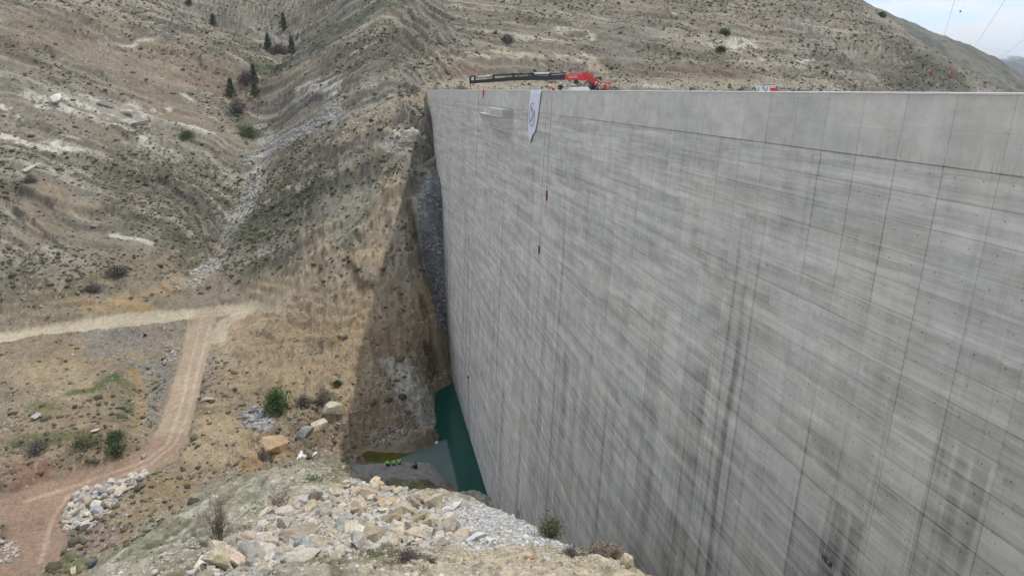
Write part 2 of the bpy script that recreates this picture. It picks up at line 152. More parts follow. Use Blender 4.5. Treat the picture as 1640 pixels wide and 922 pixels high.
#@@MASKS@@
STROKES = [["P","hillbrown",0.75,14,0,0.35,[[-160.0,379.6],[-132.2,388.4],[-93.1,379.0],[-55.6,362.8],[-45.4,342.8],[-75.0,335.7],[-100.3,341.3],[-129.3,352.0],[-147.7,344.7]]],["P","hillbrown",0.6,8,0,0.3,[[-109.7,332.1],[-74.0,329.8],[-47.9,315.4],[-70.2,307.8],[-98.4,314.2]]],["P","hillbrown",0.8,6,0,0.2,[[-103.6,247.2],[-97.7,250.9],[-82.7,231.9],[-85.5,227.4],[-95.5,232.9]]],["P","hillbrown",0.6,10,0,0.4,[[-109.8,239.0],[-99.1,236.3],[-88.8,219.7],[-97.7,206.3]]],["P","white",0.85,5,0,0.58,[[-130.4,296.3],[-124.2,307.1],[-104.6,313.0],[-84.4,311.0],[-78.2,296.9],[-90.4,290.5],[-104.6,290.2],[-116.1,288.5],[-125.4,282.4]]],["P","white",0.85,5,0,0.6,[[-121.7,272.3],[-102.1,274.6],[-81.6,288.2],[-65.3,279.2],[-78.1,272.0],[-97.7,266.1],[-117.1,259.3]]],["P","white",0.9,3,0,0.6,[[-88.0,317.5],[-72.1,318.7],[-49.1,305.3],[-62.7,303.3],[-81.3,307.2]]],["L","white",0.7,2,1.0,0.5,[[-76.7,334.3],[-65.7,322.9],[-54.7,315.5]]],["L","white",0.7,2,1.0,0.5,[[-115.4,363.4],[-103.6,366.7],[-94.1,384.1]]],["P","white",0.8,3,0,0.6,[[-112.4,255.4],[-103.8,256.0],[-94.0,253.4],[-96.8,245.1],[-108.0,247.7]]],["L","white",0.85,1.5,1.2,0.45,[[-74.7,222.3],[-69.7,221.3],[-65.0,220.9]]],["P","darkgrey",0.6,6,0,0.5,[[-155.3,366.2],[-135.9,383.1],[-109.4,380.9],[-89.8,408.2],[-77.2,401.9],[-110.1,362.1],[-132.8,363.8]]],["P","scrub",0.55,10,0,0.45,[[-92.3,274.1],[-58.8,277.9],[-42.9,255.7],[-51.6,233.6],[-45.3,198.7],[-59.5,210.8],[-76.8,241.9],[-85.4,254.8]]],["P","scrub",0.6,10,0,0.4,[[-95.8,201.1],[-75.3,205.4],[-60.2,206.7],[-66.2,188.7],[-90.1,184.1]]],["P","scrubgreen",0.7,6,0,0.3,[[-59.8,228.3],[-51.0,229.7],[-45.4,204.0],[-50.6,201.0]]],["P","grass",0.75,4,0,0.3,[[-65.0,445.5],[-43.0,417.5],[-48.2,401.6],[-52.3,373.1]]],["P","scrubgreen",0.7,6,0,0.3,[[-57.8,334.6],[-47.3,331.6],[-43.0,315.3],[-51.2,312.6]]],["P","scrubgreen",0.6,8,0,0.4,[[-88.5,533.7],[-73.1,522.9],[-49.9,446.2],[-63.5,447.0]]],["L","grass",0.65,7,5,0.3,[[-26.3,419.4],[-5.3,384.2],[18.8,361.0]]],["P","darkgrey",0.75,8,0,0.45,[[-37.7,315.3],[-49.0,324.1],[-39.3,337.0],[-21.9,329.8],[-0.0,309.2],[26.9,320.4],[30.0,298.7],[13.9,283.2],[-5.3,274.2],[-19.8,282.3]]],["P","darkgrey",0.95,3,0,0.45,[[-15.6,306.6],[-2.7,303.0],[14.9,300.1],[11.8,289.0],[-5.3,292.0],[-13.3,296.5]]],["P","white",0.8,4,0,0.5,[[-30.7,336.9],[-13.0,309.7],[-5.3,298.2],[-8.9,282.9],[-29.9,322.1]]],["L","darkgrey",0.9,1.6,1.2,0.3,[[-14.1,258.1],[-5.3,254.4],[7.7,253.4]]],["L","palegrey",0.85,3,3.5,0.45,[[-43.0,283.0],[-35.5,292.1],[-19.0,266.8],[-9.6,255.8]]],["L","palegrey",0.8,3,3.5,0.5,[[-49.4,194.8],[-43.8,204.9],[-42.1,216.7],[-40.3,237.4],[-39.1,263.1],[-37.6,277.0],[-36.5,292.5],[-45.1,323.4]]],["L","ochre",0.45,4,2.5,0.4,[[-49.7,192.4],[-44.2,202.2],[-43.7,215.1]]],["P","tan",0.8,5,0,0.25,[[-5.3,247.7],[13.5,244.1],[20.7,242.9],[20.5,230.6],[10.0,218.8],[-1.4,213.2],[-8.9,219.8]]],["L","white",0.8,1.5,1.6,0.4,[[4.1,212.7],[10.4,210.5],[15.3,211.4]]],["P","palegrey",0.9,2,0,0.35,[[4.3,210.2],[12.0,208.4],[13.0,205.6],[10.6,202.0],[5.5,205.9]]],["P","scrubgreen",0.8,4,0,0.3,[[-43.1,211.2],[-41.3,219.7],[-32.6,224.1],[-22.7,221.6],[-10.5,203.0],[-14.0,199.8],[-21.6,206.4],[-24.0,202.1],[-34.1,204.4]]],["L","scrubgreen",0.6,3,2.5,0.4,[[-31.6,190.6],[-25.5,186.3],[-18.5,180.6]]],["P","tan",0.8,7,0,0.2,[[-32.0,184.7],[-15.3,182.4],[-8.9,189.5],[1.4,196.0],[2.0,175.0],[-0.9,165.2],[-0.9,151.2],[-5.9,127.6],[-8.7,131.2],[-21.6,142.1],[-29.4,136.9],[-37.0,159.8],[-37.7,180.3]]],["P","tanbrown",0.7,6,0,0.35,[[-27.9,175.3],[-6.2,163.9],[-2.2,151.7],[-6.3,134.1],[-22.1,147.1],[-33.2,138.1],[-34.2,158.9]]],["P","tan",0.9,3,0,0.15,[[2.9,197.5],[8.5,193.1],[6.9,181.1],[3.2,175.0],[-0.5,165.2],[-4.5,167.7],[-5.9,171.1],[-0.8,182.5]]],["P","marl",0.75,3,0,0.3,[[-9.7,199.5],[1.5,197.7],[0.7,188.2],[-3.1,187.0],[-8.0,192.3]]],["P","marl",0.8,3,0,0.35,[[-12.2,191.6],[-3.1,187.0],[-1.9,177.2],[-5.8,173.7],[-9.7,177.7]]],["P","scrubgreen",0.7,2,0,0.4,[[-8.8,202.3],[-5.3,200.9],[-4.6,196.4],[-8.0,196.6]]],["L","darkbrown",0.9,1.2,0.9,0.3,[[-5.8,171.9],[-3.0,166.7],[-0.2,165.2],[1.9,168.5]]],["P","earthshade",0.7,4,0,0.2,[[7.9,189.1],[16.2,189.3],[10.0,173.5],[12.8,168.0],[16.4,161.4],[12.8,161.2],[7.9,155.6],[-0.6,157.2],[-0.2,165.2]]],["P","redbrown",0.55,4,0,0.3,[[-2.0,158.0],[8.1,158.5],[6.5,146.9],[0.4,147.5]]],["P","palegrey",0.85,3,0,0.2,[[0.6,145.5],[4.4,145.4],[8.0,144.0],[10.8,142.8],[9.6,126.9],[7.1,130.8],[3.6,133.5],[2.0,137.5]]],["P","tanbrown",0.8,3,0,0.3,[[-7.5,131.3],[1.2,133.7],[4.5,129.4],[-1.7,125.2],[-7.6,123.0],[-6.4,128.6]]],["P","darkbrown",0.85,1.5,0,0.3,[[9.4,154.0],[11.5,158.1],[13.7,157.7],[13.2,153.4],[11.4,150.1]]],["L","darkbrown",0.8,1,0.9,0.4,[[9.9,185.0],[11.2,176.9],[9.8,171.5]]],["L","darkbrown",0.8,1,1.1,0.4,[[11.3,164.6],[11.7,159.3],[10.7,156.1]]],["P","gravel",1,0.7,0,0,[[17.2,195.5],[19.5,192.0],[17.8,173.6],[17.7,166.6],[15.5,164.5],[14.5,172.1],[11.9,172.1],[11.3,175.6],[12.3,182.6],[14.6,190.2]]],["L","palesoil",0.6,1.5,1.3,0.3,[[-30.2,169.8],[-19.6,167.1],[-6.3,162.6]]],["L","palesoil",0.55,1.5,1.3,0.3,[[-35.4,150.4],[-21.1,150.8],[-6.4,149.9]]],["P","paleochre",0.85,4,0,0.5,[[23.6,284.8],[49.2,291.6],[71.6,288.7],[66.2,276.4],[40.9,270.9],[26.5,267.4]]],["P","rockbrown",0.85,4,0,0.4,[[22.5,268.3],[46.4,275.4],[66.8,279.4],[76.1,276.2],[60.0,270.9],[34.4,258.5],[23.1,256.0]]],["L","rockbrown",0.8,2,2,0.4,[[25.4,279.1],[38.0,283.5],[51.8,292.4]]],["P","rockbrown",0.85,4,0,0.4,[[106.1,288.1],[126.8,298.2],[170.7,302.1],[176.0,294.7],[138.8,285.8],[103.6,280.7]]],["L","palesoil",0.7,5,6,0.2,[[22.6,251.2],[48.0,258.6],[100.6,272.2],[161.9,285.5],[210.4,298.8]]],["P","tan",0.95,2.5,0,0.1,[[92.4,294.6],[95.4,295.5],[97.5,281.8],[86.6,278.6]]],["P","white",0.8,4,0,0.6,[[83.6,337.8],[98.9,338.1],[106.1,322.2],[100.3,311.2],[86.8,315.8]]],["P","white",0.7,5,0,0.62,[[41.9,311.4],[70.0,316.6],[84.6,307.8],[97.1,293.9],[73.4,285.5],[52.2,294.4]]],["L","white",0.7,3,1.6,0.5,[[159.0,362.4],[162.5,345.2],[165.3,322.9]]],["P","white",0.8,5,0,0.52,[[171.0,334.6],[196.1,342.3],[181.5,322.7],[166.4,321.8]]],["L","white",0.8,2,1.5,0.5,[[165.4,310.1],[183.2,313.7],[218.3,327.4]]],["P","grey",0.6,8,0,0.4,[[112.1,340.8],[140.5,348.5],[130.0,306.0],[106.8,290.0],[100.8,305.5]]],["P","scrub",0.75,10,0,0.3,[[292.8,358.7],[341.3,380.7],[345.6,353.7],[253.3,310.6],[253.6,326.2]]],["P","scrub",0.5,10,0,0.4,[[114.9,313.1],[159.7,317.9],[173.5,307.4],[126.8,298.2]]],["L","hillbrown",0.5,10,8,0.3,[[137.7,377.7],[170.1,370.3],[224.3,368.3]]],["P","palegrey",0.8,2,0,0.2,[[109.7,275.5],[124.1,277.8],[121.1,270.7],[106.6,267.5]]],["P","scrub",0.55,3,0,0.5,[[-56.7,131.0],[-48.8,136.3],[-42.7,127.5],[-40.5,118.3],[-48.5,117.1],[-55.3,120.9]]],["P","scrub",0.5,3,0,0.5,[[-70.9,137.9],[-64.0,134.0],[-59.3,124.1],[-64.5,122.5]]],["L","palesoil",0.6,3,2.2,0.3,[[-27.3,176.7],[-18.2,170.0],[-9.1,165.7]]],["P","tan",0.6,6,0,0.3,[[-79.1,157.2],[-62.3,157.6],[-56.0,148.5],[-59.8,140.0],[-72.4,141.6]]],["P","tanbrown",0.6,6,0,0.4,[[-71.9,140.4],[-61.0,140.3],[-46.8,129.0],[-42.2,123.0],[-51.4,117.2],[-63.9,120.9]]],["P","greyslope",0.8,3,0,0.2,[[-69.8,176.2],[-55.8,176.9],[-50.0,170.1],[-48.3,156.2],[-57.8,159.1],[-63.7,161.9]]],["P","mauve",0.8,2.5,0,0.1,[[-60.8,178.7],[-57.6,178.4],[-50.4,171.8],[-48.4,163.2],[-53.5,165.6]]],["L","ochre",0.8,1.8,1.5,0.3,[[-75.4,188.0],[-69.2,189.2],[-60.4,186.2],[-56.1,183.1]]],["P","ochre",0.6,3,0,0.4,[[-76.3,188.9],[-61.8,194.2],[-50.6,201.0],[-47.7,194.2],[-56.0,182.6],[-73.2,182.9]]],["L","ochre",0.8,1.2,1.0,0.2,[[-70.0,163.9],[-66.3,165.7]]],["L","ochre",0.6,1.5,1.3,0.2,[[-58.5,161.2],[-55.9,163.5],[-52.1,158.9]]],["L","grass",0.9,1.2,1.3,0.15,[[-59.7,141.4],[-56.2,142.8],[-54.3,150.5]]],["P","grass",0.7,2.5,0,0.4,[[-56.8,151.7],[-50.0,146.7],[-45.2,131.7],[-48.0,131.5],[-52.2,140.4]]],["P","grass",0.75,2,0,0.3,[[-52.9,157.1],[-51.1,157.4],[-49.7,153.1],[-51.2,152.1]]],["P","grass",0.6,2.5,0,0.35,[[-66.0,137.8],[-64.5,140.9],[-58.7,137.5],[-58.0,134.8],[-63.0,134.2]]],["L","grass",0.6,1.6,1.8,0.3,[[-62.1,124.9],[-58.9,125.6],[-55.5,126.1]]],["P","scrub",0.6,3,0,0.4,[[-75.8,149.6],[-71.6,147.8],[-68.0,142.9],[-73.0,142.9]]],["L","ochre",0.75,1.5,1.4,0.1,[[-51.9,154.0],[-47.4,141.8],[-43.5,129.4]]],["L","greyslope",0.8,2,2.2,0.3,[[-49.3,157.7],[-43.8,141.1],[-41.7,129.7]]],["P","tan",0.75,3,0,0.2,[[-34.5,138.5],[-34.7,122.4],[-39.3,119.7],[-30.4,116.8],[-23.4,117.9],[-20.6,121.0],[-27.3,130.7]]],["P","orange",0.8,2,0,0.2,[[-24.3,120.6],[-20.4,118.5],[-12.9,119.1],[-5.8,53.0],[-8.7,52.7],[-24.4,117.2]]],["P","greyslope",0.7,2,0,0.3,[[-28.1,134.6],[-20.4,130.4],[-20.8,123.0],[-24.6,126.6]]],["L","grass",0.5,1.5,1.6,0.3,[[-35.0,134.0],[-31.8,133.5],[-29.2,131.8]]],["P","muddy",0.7,2,0,0.2,[[-16.5,124.4],[-8.2,128.5],[-7.7,121.0],[-6.1,114.3],[-12.8,118.3]]],["P","ochrebrown",0.85,2,0,0.3,[[-41.1,103.6],[-39.7,108.2],[-39.5,114.4],[-33.6,117.3],[-28.6,115.0],[-29.5,111.9],[-35.2,107.1],[-38.9,100.8]]],["P","redsoil",0.85,3,0,0.35,[[-63.3,119.5],[-58.0,120.5],[-54.3,119.0],[-53.9,113.9],[-59.4,110.0]]],["P","redsoil",0.8,3,0,0.4,[[-60.4,112.5],[-51.0,116.0],[-46.8,111.8],[-49.8,104.8],[-47.3,96.0],[-52.8,97.6],[-57.3,104.8]]],["P","greyslope",0.85,1.2,0,0.1,[[-57.9,107.4],[-56.2,108.3],[-54.7,103.4],[-56.3,102.3]]],["P","mauve",0.8,2,0,0.2,[[-49.6,103.2],[-44.2,103.7],[-39.3,102.2],[-39.5,97.3],[-44.4,94.9],[-47.1,96.6]]],["L","grass",0.6,2,2.2,0.3,[[-53.8,96.2],[-48.5,95.1],[-43.5,94.5]]],["L","road",0.95,0.7,2.7,0,[[-92.0,169.9],[-86.2,174.1],[-76.8,177.1],[-68.0,179.3],[-61.2,180.4],[-54.1,180.8],[-46.8,180.8],[-40.8,180.5],[-31.6,179.7]]],["L","road",0.55,2.5,2.2,0.25,[[-31.6,179.7],[-27.3,176.9],[-23.0,173.2]]],["L","road",0.8,1.2,2,0.1,[[-37.2,164.3],[-35.9,173.8],[-31.4,178.8]]],["L","track",0.95,0.7,3.0,0,[[-42.3,180.6],[-41.6,170.8],[-40.6,158.1],[-39.6,147.0],[-39.0,137.8],[-38.5,129.6],[-39.0,123.7],[-42.1,120.6]]],["L","trackred",0.95,1,3.4,0,[[-38.6,125.5],[-42.1,120.4],[-46.7,117.6],[-51.6,114.9],[-55.7,111.4],[-60.0,107.4]]],["L","trackred",0.9,1.2,4.2,0,[[-49.1,116.0],[-51.9,110.4],[-52.0,104.3],[-50.5,97.1]]],["L","rut",0.75,0.25,0.35,0,[[-42.9,177.4],[-41.7,166.1],[-40.5,152.5],[-39.3,141.1],[-38.8,132.7],[-38.8,125.4],[-41.8,121.3],[-47.0,118.5],[-52.5,115.1],[-56.5,111.5]]],["L","rut",0.75,0.25,0.35,0,[[-40.3,176.4],[-39.4,165.1],[-38.4,151.7],[-37.5,140.6],[-37.1,132.2],[-37.4,125.0],[-40.5,120.4],[-45.6,117.2],[-51.2,113.8],[-51.5,108.1],[-49.1,97.3]]],["L","rut",0.8,0.2,0.3,0,[[-92.6,171.3],[-86.6,175.0],[-77.2,178.0],[-61.4,181.1],[-47.0,181.8],[-31.7,180.5]]],["L","rut",0.8,0.2,0.35,0,[[-91.6,169.0],[-85.6,172.7],[-76.5,176.1],[-61.0,179.7],[-46.6,179.8],[-31.4,178.8]]],["L","rut",0.6,0.2,0.3,0,[[-41.1,174.0],[-38.7,173.0],[-33.8,179.1],[-28.1,177.5]]],["L","rut",0.6,0.2,0.3,0,[[-46.9,181.5],[-45.3,175.7],[-44.3,167.5]]],["P","slate",0.95,1,0,0,[[-6.2,115.1],[-1.8,121.7],[8.8,122.4],[11.1,119.5],[11.3,108.4],[8.4,104.2],[3.2,102.7],[-1.8,104.0],[-5.4,107.9]]],["P","marl",0.9,1.2,0,0.12,[[-25.7,115.7],[-8.4,47.7],[-7.9,40.3],[-8.9,34.7],[-9.0,27.9],[-42.8,90.6],[-41.1,92.5],[-38.2,98.6],[-34.5,104.4],[-29.4,110.9]]],["P","marlgreen",0.7,1.5,0,0.4,[[-12.5,48.5],[-11.7,39.2],[-12.6,31.9],[-41.5,91.3],[-36.3,100.9]]],["P","marl",0.85,1,0,0.2,[[-21.1,116.1],[-13.9,118.4],[-7.3,116.3],[-1.8,102.7],[-4.3,45.3],[-8.0,47.9]]],["P","palemarl",0.9,0.5,0,0.1,[[-6.8,51.2],[-5.7,51.5],[-4.4,49.9],[-4.2,49.0],[-6.4,49.5]]],["P","palemarl",0.8,0.5,0,0.2,[[-6.0,47.9],[-4.9,48.1],[-4.4,46.5],[-5.6,46.3]]],["P","soil",0.9,1,0,0.15,[[-1.7,26.3],[2.3,29.2],[5.2,28.6],[7.6,24.1],[32.7,82.8],[36.4,75.7],[8.2,17.0],[-1.4,21.0]]],["L","palesoil",0.8,0.5,0.5,0.1,[[-8.2,29.3],[-8.0,33.4],[-7.0,38.3]]],["P","grassdry",0.8,0.5,0,0.25,[[-6.7,30.6],[-6.6,35.6],[-6.4,36.7],[-6.3,34.4],[-6.2,30.0]]],["P","palerock",0.9,0.7,0,0.15,[[3.0,43.5],[14.2,112.9],[19.3,106.0],[25.5,94.1],[28.5,86.2],[6.7,27.0],[4.7,29.4],[4.1,35.6]]],["P","grassdry",0.7,0.7,0,0.35,[[-4.5,48.8],[-1.8,105.2],[8.3,103.2],[5.8,41.0],[2.6,42.8],[-0.8,45.6]]],["P","grassdry",0.6,0.6,0,0.4,[[-4.9,29.3],[-1.8,28.8],[-0.1,29.0],[1.9,24.9],[-1.6,24.7],[-3.7,26.1]]],["P","grassdry",0.8,0.4,0,0.2,[[7.5,25.4],[28.9,85.8],[7.8,23.1],[7.2,23.8]]],["P","dryscrub",0.7,0.5,0,0.3,[[0.4,27.9],[1.9,28.3],[1.6,24.9],[0.5,25.4]]]]
def seg_dist(X, Y, pts, closed=False):
    best = np.full(X.shape, 1e9); n = len(pts)
    for i in range(n if closed else n-1):
        ax, ay = pts[i]; bx, by = pts[(i+1) % n]; dx, dy = bx-ax, by-ay; L2 = dx*dx+dy*dy+1e-9
        t = np.clip(((X-ax)*dx+(Y-ay)*dy)/L2, 0, 1)
        best = np.minimum(best, (X-ax-t*dx)**2+(Y-ay-t*dy)**2)
    return np.sqrt(best)
def inside(X, Y, pts):
    c = np.zeros(X.shape, bool); n = len(pts)
    for i in range(n):
        ax, ay = pts[i]; bx, by = pts[(i+1) % n]
        if ay == by: continue
        c ^= ((ay > Y) != (by > Y)) & (X < (bx-ax)*(Y-ay)/(by-ay)+ax)
    return c
def stroke_mask(st, X, Y, patch=None):
    """soft mask of one area of ground given by its outline or centre line in metres"""
    kind, cname, strg, soft, hw, pa, pts = st
    P = np.array(pts); m = soft*2+hw
    bb = (X > P[:,0].min()-m) & (X < P[:,0].max()+m) & (Y > P[:,1].min()-m) & (Y < P[:,1].max()+m)
    out = np.zeros(X.shape)
    if not bb.any(): return out, bb
    x = X[bb]; y = Y[bb]
    wob = soft*.9 if kind == 'P' else soft*.55
    fq = .5/max(soft, .6)
    xw = x+wob*fbm(x*fq, y*fq, 3, 91); yw = y+wob*fbm(x*fq, y*fq, 3, 57)
    if kind == 'L': d = seg_dist(xw, yw, pts)-hw
    else:
        d = seg_dist(xw, yw, pts, True); d = np.where(inside(xw, yw, pts), -d, d)
    v = sstep(soft*.5, -soft*.5, d)
    if pa > 0 and patch is not None:
        t = pa; v = v*sstep(t-.13, t+.10, patch[bb])
    out[bb] = v*strg
    return out, bb
ROADS = [s for s in STROKES if s[1] in ('road', 'track', 'trackred')]
SMOOTH = ROADS+[s for s in STROKES if s[1] in ('slate',)]
GREYGRAVEL = [s for s in STROKES if s[1] == 'gravel']
def dip(x, y):
    """apparent dip of the beds: a gentle fold whose axis follows the gully"""
    a = sstep(-62, -30, x); b = sstep(8, 40, x)
    return .34*(1-a)+(-.50)*a*(1-b)+.10*b*a
def strata(x, y, z):
    return z+dip(x, y)*(x+42)+2.6*fbm(x*.02, y*.02, 3, 71)
def zones(x, y, z):
    d = np.hypot(x, y)
    spur = sstep(64, 54, y+.25*np.abs(x))*sstep(-40, -34, z)        # near spur
    hill = sstep(-51, -44, z)*(1-spur)
    right = sstep(16, 30, x)*sstep(244, 250, y)
    return d, spur, hill, right
def detail_h(x, y, full=True):
    z = base_h(x, y); d, spur, hill, right = zones(x, y, z)
    smooth = np.zeros(x.shape)
    for st in SMOOTH: smooth = np.maximum(smooth, stroke_mask(st, x, y)[0])
    bench = sstep(-1.0, 1.5, z)*sstep(9, 3, z)*right*sstep(300, 285, y)      # flat working bench level with the crest
    k = (1-.93*smooth)
    under = 1-sstep(-66.2, -67.2, z)*.8
    h = fbm(x*.05, y*.05, 4, 3)*(1.3*hill+.35*(1-hill)*(1-spur))
    h += fbm(x*.35, y*.35, 4, 5)*(.30*(1-spur)+.16*spur)
    # rills running down the slopes
    rg = ridged(x*.11+2*fbm(x*.02, y*.02, 2, 8), y*.030, 4, 13)
    h += -(rg-.55)*2.3*hill*(.35+.65*sstep(.4, .6, vnoise(x*.012, y*.012, 29)))
    # beds standing out as ledges
    s = strata(x, y, z)
    for sp, A, sd in ((8.5, 1.7, 41), (3.1, .80, 42), (1.2, .30, 44)):
        u = s/sp+.5*fbm(x*.045, y*.045, 3, sd); fr = u-np.floor(u)
        pn = sstep(.42, .62, fbm(x*.018+u.round()*3.7, y*.018, 4, sd+5)*.5+.5)
        h += A*1.25*hill*(1-.8*bench)*(sstep(0, .12, fr)-fr)*(.04+1.05*pn)
    # broken rocky ground: cut faces beside the dam and gullied valley earth
    cut = sstep(60, 80, y)*sstep(-34, -20, x)*sstep(22, 14, x)*sstep(240, 215, y)*(1-spur)
    h += cut*(ridged(x*.30, y*.14, 5, 61)-.55)*2.3*(1-smooth)
    h += cut*(fbm(x*.9, y*.9, 4, 63)*.45-.5*sstep(.62, .72, vnoise(x*.22, y*.12, 64)))
    val = (1-hill)*(1-spur)*(1-smooth)
    tu = z/1.9+.7*fbm(x*.06, y*.06, 3, 69); tf = tu-np.floor(tu)
    h += val*((ridged(x*.10, y*.10, 5, 66)-.5)*1.9+fbm(x*1.1, y*1.1, 4, 67)*.28+.9*(sstep(0, .12, tf)-tf)*sstep(.4, .6, fbm(x*.05, y*.05, 3, 68)*.5+.5)*sstep(62, 80, y))
    # near spur: marl beds striking towards the silhouette, lumps
    q = x*.98-y*.20; q2 = x*.20+y*.98
    lf = sstep(3, -6, x+.25*(y-30))
    h += spur*lf*sstep(12, 20, y)*((ridged(q*.62+.7*fbm(x*.2, y*.2, 2, 15), q2*.09, 5, 75)-.55)*.75-.20*sstep(.60, .70, vnoise(q*1.7, q2*.35, 76)))
    h += spur*(fbm(x*4.2, y*4.2, 3, 80)*.055+fbm(x*1.4, y*1.4, 4, 78)*.20+(ridged(x*.5, y*.5, 4, 79)-.5)*.36)
    h *= sstep(1.5, 9, d)
    # wheel ruts
    far = sstep(400, 900, d)
    h = h*k*under*(1+.8*far)
    # keep the far crest bench and the dam's foot clean
    h *= 1-.75*bench
    return h
def ground_h(x, y):
    x = np.asarray(x, float); y = np.asarray(y, float)
    return base_h(x, y)+detail_h(x, y)
def gz(x, y): return float(ground_h(np.array([x]), np.array([y]))[0])

PAL = dict(
 hillbrown=(.330,.245,.155), white=(.74,.70,.62), darkgrey=(.150,.140,.120), scrub=(.125,.120,.085), scrubgreen=(.118,.135,.075),
 grass=(.120,.165,.062), palegrey=(.52,.51,.48), ochre=(.46,.32,.15), tan=(.50,.385,.24), tanbrown=(.37,.275,.175), marl=(.33,.325,.25),
 darkbrown=(.125,.085,.055), earthshade=(.46,.37,.25), redbrown=(.27,.175,.13), gravel=(.30,.305,.315), palesoil=(.44,.36,.26),
 paleochre=(.62,.54,.38), rockbrown=(.235,.155,.105), grey=(.28,.27,.245), greyslope=(.275,.27,.255), mauve=(.285,.215,.20),
 orange=(.46,.29,.155), muddy=(.32,.245,.18), ochrebrown=(.33,.245,.14), redsoil=(.30,.165,.125), road=(.60,.52,.40), track=(.52,.40,.30),
 trackred=(.40,.27,.205), rut=(.72,.61,.48), slate=(.33,.33,.335), marlgreen=(.24,.25,.18), palemarl=(.46,.45,.39), soil=(.52,.45,.34),
 palerock=(.52,.51,.49), grassdry=(.19,.195,.105), dryscrub=(.24,.205,.18))
def ground_colour(X, Y, Z):
    shp = X.shape; x = X.ravel(); y = Y.ravel(); z = Z.ravel()
    d, spur, hill, right = zones(x, y, base_h(x, y))
    s = strata(x, y, base_h(x, y))
    def mixc(c, col, m):
        m = m[:, None] if np.ndim(m) else m
        return c*(1-m)+np.array(col)*m
    c = np.tile(np.array([.305,.265,.200]), (len(x), 1))
    n1 = fbm(x*.012, y*.012, 4, 101)*.5+.5; n2 = fbm(x*.05, y*.05, 4, 102)*.5+.5; n3 = fbm(x*.4, y*.4, 4, 103)*.5+.5
    c = mixc(c, (.27,.255,.215), sstep(.45, .7, n1)*.8)
    c = mixc(c, (.36,.285,.20), sstep(.52, .72, n2)*.45)
    c = mixc(c, (.185,.175,.125), sstep(.58, .75, fbm(x*.03, y*.03, 4, 104)*.5+.5)*.6*hill)
    # beds: thin pale, dark and rusty layers
    b1 = fbm(x*.02, s*.9, 4, 105)*.5+.5; b2 = fbm(x*.012+9, s*.33, 4, 106)*.5+.5
    c = mixc(c, (.46,.43,.37), sstep(.58, .68, b1)*.65*hill)
    c = mixc(c, (.150,.138,.115), sstep(.43, .34, b1)*.68*hill)
    c = mixc(c, (.35,.28,.20), sstep(.60, .74, b2)*.35*hill)
    c = mixc(c, (.215,.205,.175), sstep(.42, .30, b2)*.5*hill)
    patch = fbm(x*.075, s*.62, 5, 110, .62)*.62+.5+.20*fbm(x*.6, y*.6, 3, 111)
    patchn = fbm(x*.45, y*.45, 4, 112)*.62+.5
    pf = np.where(hill > .5, patch, patchn)
    # valley & spur base
    c = mixc(c, (.345,.27,.185), (1-hill)*(1-spur)*.85)
    c = mixc(c, (.27,.25,.215), (1-hill)*(1-spur)*sstep(.5, .66, n2)*.6)
    c = mixc(c, (.385,.355,.285), spur*.9)
    c = mixc(c, (.23,.18,.13), (1-hill)*(1-spur)*sstep(.60, .74, n3)*.5)
    smooth = np.zeros(len(x))
    for st in STROKES:
        if st[1] in ('darkgrey','white','rockbrown','paleochre') : pp = pf
        else: pp = patchn*.55+pf*.45
        m, bb = stroke_mask(st, x, y, pp)
        if st[1] in ('road','track','trackred','rut'): m = m*(.45 if st[1]=='rut' else 1)*(.80+.2*sstep(.3, .6, fbm(x*1.3, y*1.3, 3, 140)*.5+.5))
        c = mixc(c, PAL[st[1]], m)
        if st[1] in ('road','track','trackred'): smooth = np.maximum(smooth, m)
    # small-scale mottling and freckles of stone
    f1 = fbm(x*1.3, y*1.3, 4, 120); f2 = vnoise(x*3.3, y*3.3, 121)
    amp = .30*(1-.55*smooth)
    v = 1+amp*f1+.16*(f2-.5)+.16*fbm(x*.15, y*.15, 3, 123)
    c = c*v[:, None]
    fr = sstep(.83, .90, vnoise(x*1.9+40, y*1.9, 130))*sstep(.45, .6, fbm(x*.06, y*.06, 3, 131)*.5+.5)*(1-smooth)*(1-spur)
    c = mixc(c, (.52,.49,.43), fr*.55)
    # marl is cracked along its strike: darker in the cracks, thin paler streaks
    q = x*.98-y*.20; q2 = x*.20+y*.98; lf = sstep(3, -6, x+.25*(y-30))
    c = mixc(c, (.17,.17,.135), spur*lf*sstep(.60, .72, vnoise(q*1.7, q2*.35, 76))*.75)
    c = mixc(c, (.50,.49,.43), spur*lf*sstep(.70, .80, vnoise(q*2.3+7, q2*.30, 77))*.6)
    sc1 = vnoise(x*1.05, y*1.05, 151); sc2 = fbm(x*.04, y*.04, 4, 152)*.5+.5
    c = mixc(c, (.115,.112,.075), hill*sstep(.68, .82, sc1)*(.18+.5*sstep(.45, .65, sc2))*(1-smooth))
    sp1 = vnoise(x*7.5, y*7.5, 161); sp2 = vnoise(x*15, y*15, 162); sp3 = fbm(x*1.6, y*1.6, 3, 163)
    c = c*(1+spur*((sp1-.5)*.30+(sp2-.5)*.22+sp3*.30))[:, None]
    c = mixc(c, (.20,.175,.12), spur*sstep(.20, .45, fbm(x*.9, y*.9, 4, 165))*.5)
    c = c*np.where(spur > .5, .86, .74)[:, None]*np.array([1.03, 1.0, .88])
    g = c.mean(axis=1, keepdims=True); c = g+(c-g)*(  .68*(hill)+.84*(1-hill))[:, None]
    return np.clip(c, .02, .8).reshape(*shp, 3)

